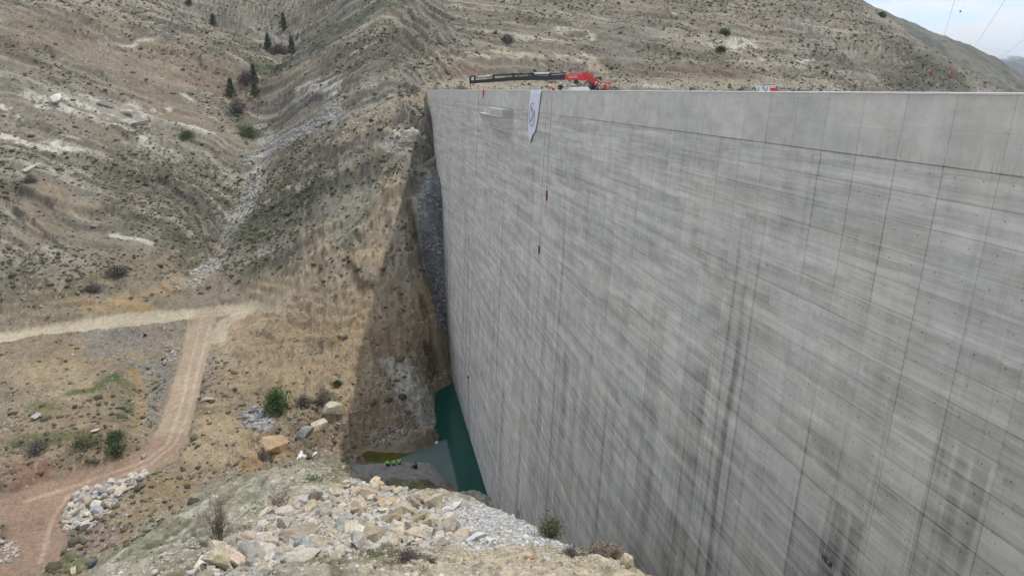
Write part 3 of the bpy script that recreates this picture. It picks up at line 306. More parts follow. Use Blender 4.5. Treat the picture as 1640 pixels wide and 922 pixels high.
def terrain():
    az = np.concatenate([np.arange(-75, -32, .5), np.arange(-32, 34, .07), np.arange(34, 50, .1), np.arange(50, 96, .6)])*math.pi/180
    r = [1.0]
    while r[-1] < 15: r.append(r[-1]*1.012)
    while r[-1] < 62: r.append(r[-1]*1.0028)
    while r[-1] < 430: r.append(r[-1]*1.0027)
    while r[-1] < 1150: r.append(r[-1]*1.006)
    r = np.array(r); A, Rr = np.meshgrid(az, r)
    X = np.sin(A)*Rr; Y = np.cos(A)*Rr
    Z = ground_h(X, Y)
    n, m = X.shape
    idx = np.arange(n*m).reshape(n, m)
    F = np.stack([idx[:-1,:-1], idx[:-1,1:], idx[1:,1:], idx[1:,:-1]], -1).reshape(-1, 4)
    me = np_mesh('ground', np.stack([X,Y,Z], -1).reshape(-1,3), F)
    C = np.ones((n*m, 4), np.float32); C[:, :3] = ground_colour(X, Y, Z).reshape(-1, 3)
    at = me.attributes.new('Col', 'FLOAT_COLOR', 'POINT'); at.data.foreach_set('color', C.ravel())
    me.polygons.foreach_set('use_smooth', np.ones(len(F), bool))
    return me

# ------------------------------------------------------------------ materials
class NT:
    """tiny helper for wiring node materials"""
    def __init__(s, name):
        s.m = bpy.data.materials.new(name); s.m.use_nodes = True; s.t = s.m.node_tree; s.n = s.t.nodes; s.l = s.t.links
        s.b = s.n['Principled BSDF']; s.b.inputs['Roughness'].default_value = .85
    def node(s, t, **k):
        n = s.n.new(t)
        for a, v in k.items(): setattr(n, a, v)
        return n
    def set(s, sock, v):
        if isinstance(v, bpy.types.NodeSocket): s.l.new(v, sock)
        else: sock.default_value = v
    def math(s, op, a, b=0.0, c=0.0, clamp=False):
        n = s.node('ShaderNodeMath', operation=op); n.use_clamp = clamp
        s.set(n.inputs[0], a); s.set(n.inputs[1], b)
        if len(n.inputs) > 2: s.set(n.inputs[2], c)
        return n.outputs[0]
    def add(s, a, b): return s.math('ADD', a, b)
    def mul(s, a, b): return s.math('MULTIPLY', a, b)
    def step(s, x, lo, hi, a=0.0, b=1.0):
        n = s.node('ShaderNodeMapRange', interpolation_type='SMOOTHSTEP'); s.set(n.inputs[0], x)
        n.inputs[1].default_value = lo; n.inputs[2].default_value = hi; n.inputs[3].default_value = a; n.inputs[4].default_value = b
        return n.outputs[0]
    def comb(s, x=0.0, y=0.0, z=0.0):
        n = s.node('ShaderNodeCombineXYZ'); s.set(n.inputs[0], x); s.set(n.inputs[1], y); s.set(n.inputs[2], z); return n.outputs[0]
    def noise(s, v, scale=1.0, detail=3.0, rough=.5):
        n = s.node('ShaderNodeTexNoise'); s.set(n.inputs['Vector'], v); n.inputs['Scale'].default_value = scale
        n.inputs['Detail'].default_value = detail; n.inputs['Roughness'].default_value = rough; return n.outputs[0]
    def white(s, v):
        n = s.node('ShaderNodeTexWhiteNoise', noise_dimensions='3D'); s.set(n.inputs['Vector'], v); return n.outputs[0]
    def mix(s, f, a, b, blend='MIX'):
        n = s.node('ShaderNodeMix', data_type='RGBA', blend_type=blend); s.set(n.inputs['Factor'], f)
        for k, v in (('A', a), ('B', b)):
            if not isinstance(v, bpy.types.NodeSocket): v = (*v, 1) if len(v) == 3 else v
            s.set(n.inputs[k], v)
        return n.outputs['Result']
    def geo(s):
        g = s.node('ShaderNodeNewGeometry'); return g.outputs['Position']
    def obj(s): return s.node('ShaderNodeTexCoord').outputs['Object']
    def sep(s, v):
        n = s.node('ShaderNodeSeparateXYZ'); s.set(n.inputs[0], v); return n.outputs
    def bump(s, h, strength=.4, dist=.1):
        n = s.node('ShaderNodeBump'); n.inputs['Strength'].default_value = strength; n.inputs['Distance'].default_value = dist
        s.set(n.inputs['Height'], h); s.l.new(n.outputs[0], s.b.inputs['Normal'])
    def col(s, v): s.set(s.b.inputs['Base Color'], v)

def plain(name, col, rough=.7, metal=0, var=.12, scale=6):
    m = NT(name); n = m.noise(m.obj(), scale, 4, .6); m.b.inputs['Roughness'].default_value = rough; m.b.inputs['Metallic'].default_value = metal
    v = m.step(n, .3, .7, 1-var, 1+var)
    c = m.mix(1.0, col, m.comb(v, v, v), 'MULTIPLY'); m.col(c); return m.m

def ground_mat():
    m = NT('ground'); a = m.node('ShaderNodeAttribute', attribute_name='Col'); P = m.geo()
    n1 = m.noise(P, 2.2, 6, .62); n2 = m.noise(P, 9, 5, .6)
    v = m.mul(m.step(n1, .25, .75, .80, 1.20), m.step(n2, .25, .75, .84, 1.16))
    m.col(m.mix(1.0, a.outputs['Color'], m.comb(v, v, v), 'MULTIPLY'))
    m.bump(m.add(m.mul(n1, 1.0), m.mul(n2, .35)), .55, .30)
    m.b.inputs['Roughness'].default_value = .95; m.b.inputs['Specular IOR Level'].default_value = .15
    return m.m
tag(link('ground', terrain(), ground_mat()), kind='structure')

# ------------------------------------------------------------------ water
def water_mat():
    m = NT('water'); P = m.geo(); s = m.sep(P)
    n = m.noise(P, .25, 4, .5)
    shallow = m.step(m.add(s[0], m.mul(m.add(n, -.5), 5)), 11.0, 5.0)
    c = m.mix(shallow, (.004,.060,.044), (.075,.070,.012))
    # sky reflection painted into the water colour, straight edge parallel to the wall
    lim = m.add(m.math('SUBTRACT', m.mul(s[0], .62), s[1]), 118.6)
    sky_refl = m.mul(m.step(m.add(s[0], m.mul(m.add(m.noise(P, .9, 3), -.5), .5)), 12.6, 12.0), m.step(m.add(lim, m.mul(m.add(n, -.5), 2.0)), -.5, .6))
    c = m.mix(m.mul(sky_refl, .9), c, (.125,.165,.155)); m.col(c)
    m.b.inputs['Roughness'].default_value = .04; m.b.inputs['IOR'].default_value = 1.33
    r = m.noise(P, 2.6, 3, .5); m.bump(r, .05, .02); return m.m
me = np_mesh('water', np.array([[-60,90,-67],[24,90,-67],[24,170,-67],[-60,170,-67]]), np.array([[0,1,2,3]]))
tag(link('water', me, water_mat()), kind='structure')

# ------------------------------------------------------------------ distant hill and mountain
def ridge(name, crest, mat, run, drop, seed, amp, n=220, m=60):
    """crest: world points; slopes fall towards and away from the viewer"""
    C0 = np.array(crest, float); t = np.linspace(0, len(C0)-1, n); i = np.clip(t.astype(int), 0, len(C0)-2); f = (t-i)[:, None]
    L = C0[i]*(1-f)+C0[i+1]*f
    v = np.linspace(-1, 1, m); V = np.zeros((n, m, 3))
    for j, vv in enumerate(v):
        V[:, j, 0] = L[:, 0]; V[:, j, 1] = L[:, 1]+vv*run
        V[:, j, 2] = L[:, 2]-abs(vv)**1.0*drop
    sc_ = 1/run*6
    nn = ridged(V[...,0]*sc_, V[...,1]*sc_*.5, 5, seed)
    V[..., 2] += (nn-.7)*amp*np.minimum(1, .25+np.abs(v)*3)[None, :]
    idx = np.arange(n*m).reshape(n, m)
    F = np.stack([idx[:-1,:-1], idx[1:,:-1], idx[1:,1:], idx[:-1,1:]], -1).reshape(-1, 4)
    me = np_mesh(name, V.reshape(-1, 3), F); me.polygons.foreach_set('use_smooth', np.ones(len(F), bool))
    return tag(link(name, me, mat), kind='structure')
def hillmat():
    m = NT('far_hillside'); P = m.geo(); n1 = m.noise(P, .012, 6, .6); n2 = m.noise(P, .09, 6, .65)
    c = m.mix(m.step(n1, .4, .6), (.17,.155,.12), (.11,.115,.085)); c = m.mix(m.step(n2, .45, .62), c, (.075,.082,.06)); m.col(c)
    m.bump(n2, .6, 4); return m.m
def mountmat():
    m = NT('far_mountain'); P = m.geo(); s = m.sep(P); n1 = m.noise(P, .0016, 7, .65)
    c = m.mix(m.step(m.add(m.mul(s[2], .0022), m.mul(n1, 1.5)), 1.75, 1.95), (.10,.12,.11), (.75,.77,.8)); m.col(c); return m.m
ridge('hill', [(475.06,820.00,143.82), (574.56,840.00,123.08), (635.26,860.00,112.32), (692.20,880.00,98.82), (741.06,890.00,87.96), (794.86,900.00,76.60), (841.83,900.00,62.26), (885.46,900.00,49.20), (897.83,890.00,38.68), (927.10,880.00,23.22), (975.78,860.00,-2.57), (1049.45,840.00,-40.54)], hillmat(), 260, 150, 5, 26)
ridge('mountain', [(8438.31,9500.00,279.52), (8974.65,9400.00,404.77), (9194.19,9300.00,455.84), (9381.71,9300.00,501.66), (9563.14,9300.00,529.91), (9738.06,9300.00,496.01), (10009.28,9300.00,534.19), (10601.21,9300.00,665.81), (11467.04,9300.00,493.11), (12864.16,9300.00,316.00)], mountmat(), 3000, 1500, 9, 160, 300, 80)
ridge('foothill', [(5349.08,6000.00,74.39), (5946.90,6000.00,225.62), (6046.19,5900.00,274.04), (6254.22,5900.00,292.69), (6625.07,5900.00,249.84), (7787.46,5900.00,138.64)], hillmat(), 1500, 700, 19, 60, 200, 60)
me = np_mesh('plain', np.array([[-30000,1145,-75],[30000,1145,-75],[30000,30000,-75],[-30000,30000,-75]]), np.array([[0,1,2,3]]))
tag(link('plain', me, hillmat()), kind='structure')

# ------------------------------------------------------------------ air
def haze_box():
    bm = bmesh.new(); bmesh.ops.create_cube(bm, size=1)
    for v in bm.verts: v.co = Vector((v.co.x*26000, v.co.y*26000, 0 if v.co.z < 0 else 1))
    for v in bm.verts: v.co.z = -2600 if v.co.z == 0 else 760
    me = bpy.data.meshes.new('haze'); bm.to_mesh(me); bm.free()
    m = bpy.data.materials.new('haze'); m.use_nodes = True; t = m.node_tree; t.nodes.clear()
    out = t.nodes.new('ShaderNodeOutputMaterial'); v = t.nodes.new('ShaderNodeVolumePrincipled'); v.inputs['Color'].default_value = (.72,.82,.95,1); v.inputs['Density'].default_value = 6.5e-5
    t.links.new(v.outputs[0], out.inputs['Volume']); tag(link('haze', me, m), 'thin bluish air over the far mountain', 'haze', kind='stuff')
haze_box()
# ------------------------------------------------------------------ the dam
BAT = .045
def concrete():
    m = NT('dam_concrete'); P = m.geo(); s = m.sep(P); Y = s[1]; D = m.mul(s[2], -1.0)
    PW, LH = 2.33, 1.13
    u = m.math('DIVIDE', m.add(Y, -21.35), PW); col = m.math('FLOOR', u); fu = m.math('FRACT', u)
    v = m.math('DIVIDE', m.add(D, -2.62), LH); row = m.math('FLOOR', v); fv = m.math('FRACT', v)
    band = m.step(D, 2.60, 2.63)            # 0 in the smooth upper band, 1 on the layered face
    # tone per panel, per lift, per block of lifts
    t = m.add(m.mul(m.add(m.white(m.comb(col, row, 0.)), -.5), .10), m.mul(m.add(m.white(m.comb(m.math('FLOOR', m.mul(col, .5)), m.math('FLOOR', m.mul(row, .34)), 3.)), -.5), .09))
    # rolled layers: long thin wavy bands
    wv = m.noise(m.comb(m.mul(Y, .35), m.mul(D, .4), 0.), 1, 3)
    lay = m.noise(m.comb(m.add(m.mul(Y, .10), m.mul(m.math('FLOOR', m.mul(col, .34)), 5.3)), m.add(m.mul(D, 4.2), m.mul(wv, .55)), 0.), 1, 6, .66)
    lay2 = m.noise(m.comb(m.mul(Y, .30), m.add(m.mul(D, 11.5), m.mul(wv, .8)), 4.), 1, 5, .7)
    t = m.add(t, m.mul(m.step(lay, .36, .64, -.08, .07), band)); t = m.add(t, m.mul(m.step(lay2, .36, .64, -.075, .06), band))
    # vertical run-off streaks, stronger lower down
    # alternating pour bands about a third of a metre deep, with ragged edges
    bv = m.add(m.mul(D, 2.9), m.mul(m.noise(m.comb(m.mul(Y, .8), m.mul(D, .5), 12.), 1, 4, .6), 1.1)); br = m.math('FLOOR', bv)
    bt = m.white(m.comb(br, m.math('FLOOR', m.add(m.mul(Y, .13), m.mul(m.white(m.comb(br, 3., 3.)), 5))), 2.)); t = m.add(t, m.mul(m.mul(m.add(bt, -.5), .20), band))
    bigb = m.noise(m.comb(m.mul(Y, .06), m.mul(D, .75), 15.), 1, 3, .5); t = m.add(t, m.mul(m.step(bigb, .38, .62, -.07, .07), band))
    st = m.noise(m.comb(m.mul(Y, 3.2), m.mul(D, .06), 0.), 1, 5, .7)
    st2 = m.noise(m.comb(m.mul(Y, .55), m.mul(D, .035), 7.), 1, 4, .6)
    deep = m.step(D, 2, 40, .55, 1.25)
    t = m.add(t, m.mul(m.step(st, .47, .70, .0, -.17), m.mul(deep, band)))
    t = m.add(t, m.mul(m.step(st2, .35, .7, .05, -.12), deep))
    # whole panels stained dark below a seep
    start = m.add(m.mul(m.white(m.comb(col, 11., 5.)), 42), 9.0); sel = m.step(m.white(m.comb(col, 2., 9.)), .80, .81)
    below = m.step(m.math('SUBTRACT', D, start), 0, .25)
    stain = m.mul(m.mul(sel, below), m.step(m.noise(m.comb(m.mul(Y, 2.6), m.mul(D, .12), 1.), 1, 4, .6), .30, .66, .25, 1.0))
    t = m.add(t, m.mul(stain, -.19))
    # two named seeps of the photograph: panel columns at 17-19 m and 22-24 m
    for y0, y1, d0, a in ((16.9, 19.2, 11.75, -.28), (21.7, 24.0, 17.2, -.38), (35.6, 38.9, 15.6, -.22)):
        b = m.mul(m.mul(m.step(Y, y0-.05, y0+.05), m.step(Y, y1+.05, y1-.05)), m.step(D, d0-.1, d0+.25))
        b = m.mul(b, m.step(m.noise(m.comb(m.mul(Y, 2.4), m.mul(D, .10), y0), 1, 4, .65), .32, .60, .2, 1.0)); t = m.add(t, m.mul(b, a))
    sk = m.mul(m.step(m.math('ABSOLUTE', m.math('SUBTRACT', Y, 23.36)), .42, .30), m.step(m.math('ABSOLUTE', m.math('SUBTRACT', D, 20.24)), .17, .08))
    t = m.add(t, m.mul(m.mul(sk, m.step(m.noise(m.comb(m.mul(Y, 5.), m.mul(D, 4.), 0.), 1, 4, .7), .36, .55)), -.62))
    # broad dark run-off bands
    for y0, w, d0, a in ((33.0, .5, 9.0, -.36), (68.3, .75, 8.0, -.24), (83.0, 1.0, 3.0, -.12), (34.2,.22,4.2,-.2), (32.0,.2,4.0,-.2), (52.0,.5,22.,-.18), (130.,1.2,20.,-.12), (101.,.7,12.,-.14), (21.6,.16,9.0,-.16),(19.35,.12,12.,-.14),(26.0,.2,12.,-.18)):
        yy = m.math('ABSOLUTE', m.add(m.math('SUBTRACT', Y, y0), m.mul(m.add(m.noise(m.comb(0., m.mul(D, .12), y0), 1, 2), -.5), w*2.4)))
        b = m.mul(m.step(yy, w, w*.25), m.step(D, d0, d0+7)); t = m.add(t, m.mul(b, a))
    # joints, lift lines
    jw = m.math('ABSOLUTE', m.add(fu, -.5)); jl = m.step(jw, .483, .4935)
    hasj = m.step(m.white(m.comb(col, m.math('FLOOR', m.mul(row, .2)), 1.)), .1, .8, .3, 1.)
    t = m.add(t, m.mul(m.mul(jl, hasj), m.mul(-.36, m.step(D, 2.6, 2.62, .6, 1))))
    lv = m.math('ABSOLUTE', m.add(m.add(fv, -.5), m.mul(m.add(m.noise(m.comb(m.mul(Y, 1.2), m.mul(D, .3), 2.), 1, 3), -.5), .03))); ll = m.step(lv, .466, .488)
    hasl = m.step(m.white(m.comb(row, m.math('FLOOR', m.mul(col, .25)), 6.)), .25, .7, .30, 1.)
    t = m.add(t, m.mul(m.mul(m.mul(ll, hasl), band), -.25))
    # upper band: two rows of smooth form panels and the foot line
    for z0, w, a in ((1.36, .018, -.13), (.40, .012, -.12), (2.62, .05, -.26)):
        t = m.add(t, m.mul(m.step(m.math('ABSOLUTE', m.add(D, -z0)), w, w*.3), a))
    blot = m.noise(m.comb(m.mul(Y, .7), m.mul(D, 1.1), 3.), 1, 6, .62); t = m.add(t, m.step(blot, .36, .64, -.09, .06))
    drip = m.noise(m.comb(m.mul(Y, 5.0), m.mul(D, .55), 3.), 1, 4, .6); near = m.mul(m.step(D, 1.6, 2.5), m.step(D, 2.7, 2.6))
    t = m.add(t, m.mul(m.mul(m.step(drip, .52, .66), near), -.14))
    fine = m.noise(P, 9, 5, .6); t = m.add(t, m.step(fine, .3, .7, -.035, .035))
    # tie holes: two per panel in every lift
    hx = m.math('ABSOLUTE', m.add(m.math('ABSOLUTE', m.add(fu, -.5)), -.26)); hy = m.add(fv, -.28)
    r = m.math('SQRT', m.add(m.math('POWER', m.mul(hx, PW), 2.0), m.math('POWER', m.mul(hy, LH), 2.0)))
    hole = m.mul(m.mul(m.step(r, .042, .026), m.step(m.white(m.comb(col, row, 8.)), .12, .13)), m.step(Y, 62, 45))
    t = m.add(t, m.mul(m.mul(hole, m.step(D, 2.6, 2.63, .4, 1.0)), -.5))
    k = m.math('MAXIMUM', m.add(1.0, m.mul(t, 1.0)), .12)
    base = m.mix(m.step(m.noise(m.comb(m.mul(Y, .12), m.mul(D, .22), 0.), 1, 4), .38, .64), (.595,.57,.51), (.565,.553,.515))
    base = m.mix(m.mul(m.step(m.noise(m.comb(m.mul(Y, .18), m.mul(D, 1.1), 5.), 1, 4), .56, .72), .35), base, (.60,.54,.44))
    m.col(m.mix(1.0, base, m.comb(k, k, k), 'MULTIPLY'))
    h = m.add(m.mul(m.add(lay, lay2), m.mul(band, .5)), m.mul(m.add(jl, m.mul(ll, band)), -.6)); m.bump(m.add(h, m.mul(fine, .15)), .35, .035)
    m.b.inputs['Roughness'].default_value = .88; m.b.inputs['Specular IOR Level'].default_value = .2
    return m.m
CONC = concrete()
TOPC = plain('crest_concrete', (.56,.55,.52), .9, 0, .1, 1.2)
def poly_prism(name, prof, y0, y1, mat, parent, cuts=1):
    n = len(prof); V = []; F = []
    for k in range(cuts+1):
        y = y0+(y1-y0)*k/cuts; V += [(x, y, z) for x, z in prof]
    for k in range(cuts):
        for i in range(n): F.append((k*n+i, k*n+(i+1) % n, (k+1)*n+(i+1) % n, (k+1)*n+i))
    F += [tuple(range(n))[::-1], tuple(range(cuts*n, cuts*n+n))]
    me = bpy.data.meshes.new(name); me.from_pydata(V, [], F); me.update()
    o = link(name, me, mat, parent)
    bm = bmesh.new(); bm.from_mesh(me); bmesh.ops.recalc_face_normals(bm, faces=bm.faces); bm.to_mesh(me); bm.free()
    return o
ZT = -.12
damE = empty('dam', (0,0,0)); tag(damE, 'huge grey concrete dam wall of thin horizontal layers, filling the right of the view', 'dam')
poly_prism('wall_face', [(20-.0+BAT*ZT*0-.045*2.62, -2.62), (24.0, -2.62), (34.5, -3.2), (86, -80), (20-.045*80, -80)], -45, 248, CONC, damE)
poly_prism('upper_band', [(20-.045*.12+.0, ZT-.06), (20.01, ZT-.06), (24.0, ZT-.06), (24.0, -2.615), (20-.045*2.615-.02, -2.615)], -45, 248.4, CONC, damE)
poly_prism('crest_cap', [(19.97, ZT-.058), (19.985, ZT), (24.02, ZT), (24.02, ZT-.058)], -45, 248.4, TOPC, damE)
poly_prism('crest_road', [(24.03, -1.1), (24.03, -.95), (34.5, -.95), (34.5, -3.1), (24.03, -2.6)], -45, 247.5, plain('road_slab', (.42,.40,.37), .9), damE)
# stepped ledge block projecting from the face under the band
lb = poly_prism('ledge', [(19.93, -2.66), (18.35, -2.66), (18.35, -3.60), (19.90, -3.60)], 97.0, 109.5, CONC, damE)
poly_prism('ledge', [(19.90, -3.604), (17.75, -3.604), (18.6, -5.6), (19.75, -5.9)], 97.0, 113.5, CONC, damE)
for o_ in damE.children:
    if o_.name.startswith('ledge'):
        o_.data.materials.append(TOPC)
        for p in o_.data.polygons:
            if p.normal.z > .9: p.material_index = 1

# ------------------------------------------------------------------ scattered small things (numpy)
def template_rock(seed, sub=1):
    bm = bmesh.new(); bmesh.ops.create_icosphere(bm, subdivisions=sub, radius=1); r = random.Random(seed)
    for v in bm.verts: v.co *= r.uniform(.68, 1.18); v.co.z *= .75
    V = np.array([v.co[:] for v in bm.verts]); F = np.array([[v.index for v in f.verts] for f in bm.faces]); bm.free(); return V, F
def scatter(name, temps, XYZ, S, C, mat, squash=None, tilt=.4):
    Vs = []; Fs = []; Cs = []; off = 0; r = np.random.default_rng(len(XYZ))
    kinds = r.integers(0, len(temps), len(XYZ))
    for k, (V, F) in enumerate(temps):
        sel = np.where(kinds == k)[0]
        if len(sel) == 0: continue
        n = len(sel); a = r.uniform(0, 2*np.pi, n); ca, sa = np.cos(a), np.sin(a)
        sc3 = S[sel][:, None]*np.stack([r.uniform(.75,1.3,n), r.uniform(.7,1.15,n), r.uniform(.6,1.0,n) if squash is None else squash*r.uniform(.7,1.3,n)], -1)
        P = V[None]*sc3[:, None, :]
        X = P[...,0]*ca[:,None]-P[...,1]*sa[:,None]; Y = P[...,0]*sa[:,None]+P[...,1]*ca[:,None]; Z = P[...,2]
        tx = r.normal(0, tilt*.5, n)[:, None]; Z = Z+X*tx
        W = np.stack([X,Y,Z], -1)+XYZ[sel][:, None, :]
        Vs.append(W.reshape(-1,3)); m = len(V)
        Fs.append((F[None]+np.arange(n)[:, None, None]*m+off).reshape(-1, F.shape[1])); off += n*m
        Cs.append(np.repeat(C[sel], m, 0))
    V = np.concatenate(Vs); F = np.concatenate(Fs); Cc = np.concatenate(Cs)
    me = np_mesh(name, V, F); at = me.attributes.new('Col', 'FLOAT_COLOR', 'POINT')
    A = np.ones((len(V), 4), np.float32); A[:, :3] = Cc; at.data.foreach_set('color', A.ravel())
    return link(name, me, mat)
def attr_mat(name, scale=5, amt=.18, rough=.95):
    m = NT(name); a = m.node('ShaderNodeAttribute', attribute_name='Col'); n = m.noise(m.geo(), scale, 4, .6); v = m.step(n, .3, .7, 1-amt, 1+amt)
    m.col(m.mix(1.0, a.outputs['Color'], m.comb(v, v, v), 'MULTIPLY')); m.b.inputs['Roughness'].default_value = rough
    m.b.inputs['Specular IOR Level'].default_value = .15; return m.m
STONEM = attr_mat('small_stone'); SCRUBM = attr_mat('scrub_leaf', 7, .25)
RT = [template_rock(i) for i in range(6)]
def poly_pts(pts, n, r):
    P = np.array(pts)[:, :2]; lo = P.min(0); hi = P.max(0); out = np.zeros((0, 2))
    while len(out) < n:
        q = r.uniform(lo, hi, (n*3, 2)); q = q[inside(q[:,0], q[:,1], [tuple(p) for p in P])]; out = np.concatenate([out, q])
    return out[:n]
def band_pts(n, r, az0, az1, d0, d1):
    """random ground positions, evenly dense as seen over the hillside"""
    a = np.radians(r.uniform(az0, az1, n)); d = np.exp(r.uniform(math.log(d0), math.log(d1), n)); return np.stack([np.sin(a)*d, np.cos(a)*d], -1)
def grounded(xy, sink, S):
    return np.stack([xy[:,0], xy[:,1], ground_h(xy[:,0], xy[:,1])-sink*S], -1)
def clear(xy, extra=()):
    """keep off roads, water, bench and dam"""
    ok = np.ones(len(xy), bool)
    for st in ROADS: ok &= stroke_mask(st, xy[:,0], xy[:,1])[0] < .25
    z = base_h(xy[:,0], xy[:,1]); ok &= z > -66.6; ok &= ~((xy[:,0] > -14) & (xy[:,0] < 18) & (xy[:,1] < 116))
    ok &= ~((xy[:,0] > 17.5) & (xy[:,1] < 249))
    return xy[ok]
r1 = np.random.default_rng(11)
# scrub tussocks over the hillsides
xy = band_pts(380000, r1, -34, 50, 96, 620); xy = clear(xy)
z = base_h(xy[:,0], xy[:,1]); d_, spur_, hill_, right_ = zones(xy[:,0], xy[:,1], z)
dens = sstep(.40, .62, fbm(xy[:,0]*.035, xy[:,1]*.035, 4, 201)*.5+.5)*.62+.10
for st in STROKES:
    if st[1] in ('scrub',): dens = np.maximum(dens, stroke_mask(st, xy[:,0], xy[:,1])[0]*1.1)
    if st[1] == 'slate': dens *= 1-1.06*stroke_mask(st, xy[:,0], xy[:,1])[0]
    if st[1] in ('white','tan','gravel','hillbrown','palegrey','earthshade','palesoil','rockbrown','paleochre'): dens *= 1-.75*stroke_mask(st, xy[:,0], xy[:,1])[0]
dens *= np.where(xy[:,0] < -34, .16+.84*hill_, .12+.88*hill_)
keep = r1.uniform(0, 1, len(xy)) < dens*.66; xy = xy[keep]; dd = np.hypot(xy[:,0], xy[:,1])
S = r1.lognormal(-1.32, .45, len(xy))*(1+.0012*dd); S = np.clip(S, .10, 1.3)
b = r1.uniform(.7, 1.25, len(xy))[:, None]; w = r1.uniform(0, 1, len(xy))[:, None]
C = (np.array([.095,.097,.058])*(1-w)+np.array([.16,.14,.095])*w)*b
tag(scatter('hillside_scrub', RT[:4], grounded(xy, -.05, S), S, C, SCRUBM, squash=.8), 'small dark green and brown tussocks dotted all over the bare hillsides', 'scrub', kind='stuff')
# loose stones over the slopes and the valley floor
xy = clear(band_pts(110000, r1, -34, 12, 88, 330)); z = base_h(xy[:,0], xy[:,1]); d_, spur_, hill_, right_ = zones(xy[:,0], xy[:,1], z)
dens = sstep(.42, .66, fbm(xy[:,0]*.05, xy[:,1]*.05, 4, 211)*.5+.5)*.7+.12; dens = dens*np.where(hill_ > .5, .35, .8)
for st in STROKES:
    if st[1] in ('slate',): dens *= 1-stroke_mask(st, xy[:,0], xy[:,1])[0]
    if st[1] in ('palegrey','greyslope'): dens = np.maximum(dens, stroke_mask(st, xy[:,0], xy[:,1])[0]*1.1)
keep = (r1.uniform(0, 1, len(xy)) < dens) & (spur_ < .3); xy = xy[keep]
S = np.clip(r1.lognormal(-2.05, .50, len(xy)), .05, .6); w = r1.uniform(0, 1, len(xy))[:, None]
C = (np.array([.20,.17,.13])*(1-w)+np.array([.46,.43,.38])*w)*r1.uniform(.7, 1.15, len(xy))[:, None]
tag(scatter('loose_stones', RT, grounded(xy, .1, S), S, C, STONEM), 'small pale stones lying loose over the valley floor and lower slopes', 'stones', kind='stuff')
# scree in the gully
scr = [s for s in STROKES if s[0] == 'L' and s[1] == 'palegrey']
P_ = []
for st in scr:
    pts_ = np.array(st[6]); n = 3600
    t = r1.uniform(0, len(pts_)-1.001, n); i = t.astype(int); f = (t-i)[:, None]
    q = pts_[i]*(1-f)+pts_[i+1]*f+r1.normal(0, 2.2, (n, 2)); P_.append(q)
xy = np.concatenate(P_); xy = xy[fbm(xy[:,0]*.08, xy[:,1]*.08, 3, 215) > -.18]
S = np.clip(r1.lognormal(-1.35, .5, len(xy)), .1, 1.2); w = r1.uniform(0, 1, len(xy))[:, None]
C = (np.array([.34,.33,.30])*(1-w)+np.array([.52,.50,.46])*w)*r1.uniform(.7, 1.1, len(xy))[:, None]
tag(scatter('gully_scree', RT, grounded(xy, .1, S), S, C, STONEM), 'pale scree filling the bed of the gully between the two hills', 'scree', kind='stuff')
# gravel fill against the foot of the dam
gp = GREYGRAVEL[0][6]
xy = poly_pts(gp, 6500, r1); S = np.clip(r1.lognormal(-1.75, .5, len(xy)), .07, .75)
C = np.array([.27,.275,.285])*r1.uniform(.55, 1.5, len(xy))[:, None]
tag(scatter('gravel_fill', RT, grounded(xy, .05, S), S, C, STONEM), 'blue grey crushed gravel filling the gap between tan slope and dam', 'gravel', kind='stuff')

# ------------------------------------------------------------------ boulders
def rock_mat(mixed=True):
    m = NT('boulder' if mixed else 'pale_rock'); P = m.obj(); oi = m.node('ShaderNodeObjectInfo'); rnd = oi.outputs['Random']
    n1 = m.noise(P, 1.6, 6, .6); n2 = m.noise(P, 7, 5, .65)
    ramp = m.node('ShaderNodeValToRGB'); e = ramp.color_ramp; e.elements[0].position = 0; e.elements[0].color = (.47,.41,.31,1); e.elements[1].position = 1; e.elements[1].color = (.47,.455,.42,1)
    for p, c in ((.18,(.56,.50,.40)),(.34,(.43,.42,.39)),(.5,(.55,.50,.42)),(.62,(.38,.385,.375)),(.74,(.46,.40,.33)),(.88,(.60,.57,.50))):
        q = e.elements.new(p); q.color = (*c, 1)
    e.interpolation = 'CONSTANT'
    m.l.new(rnd, ramp.inputs[0]); c = ramp.outputs[0]
    if not mixed: c = m.mix(m.step(n2, .3, .7), (.50,.48,.43), (.60,.58,.53))
    mul_ = m.mul(m.step(n1, .3, .7, .78, 1.18), m.step(n2, .3, .7, .84, 1.14))
    c = m.mix(m.mul(m.step(n1, .52, .68), .35 if mixed else .12), c, (.36,.29,.205))
    c = m.mix(1.0, c, oi.outputs['Color'], 'MULTIPLY')
    c = m.mix(1.0, c, m.comb(mul_, mul_, mul_), 'MULTIPLY'); m.col(c); m.bump(m.add(n1, m.mul(n2, .4)), .6, .08)
    m.b.inputs['Specular IOR Level'].default_value = .2; return m.m
ROCKM = rock_mat(); PALEM = rock_mat(False)
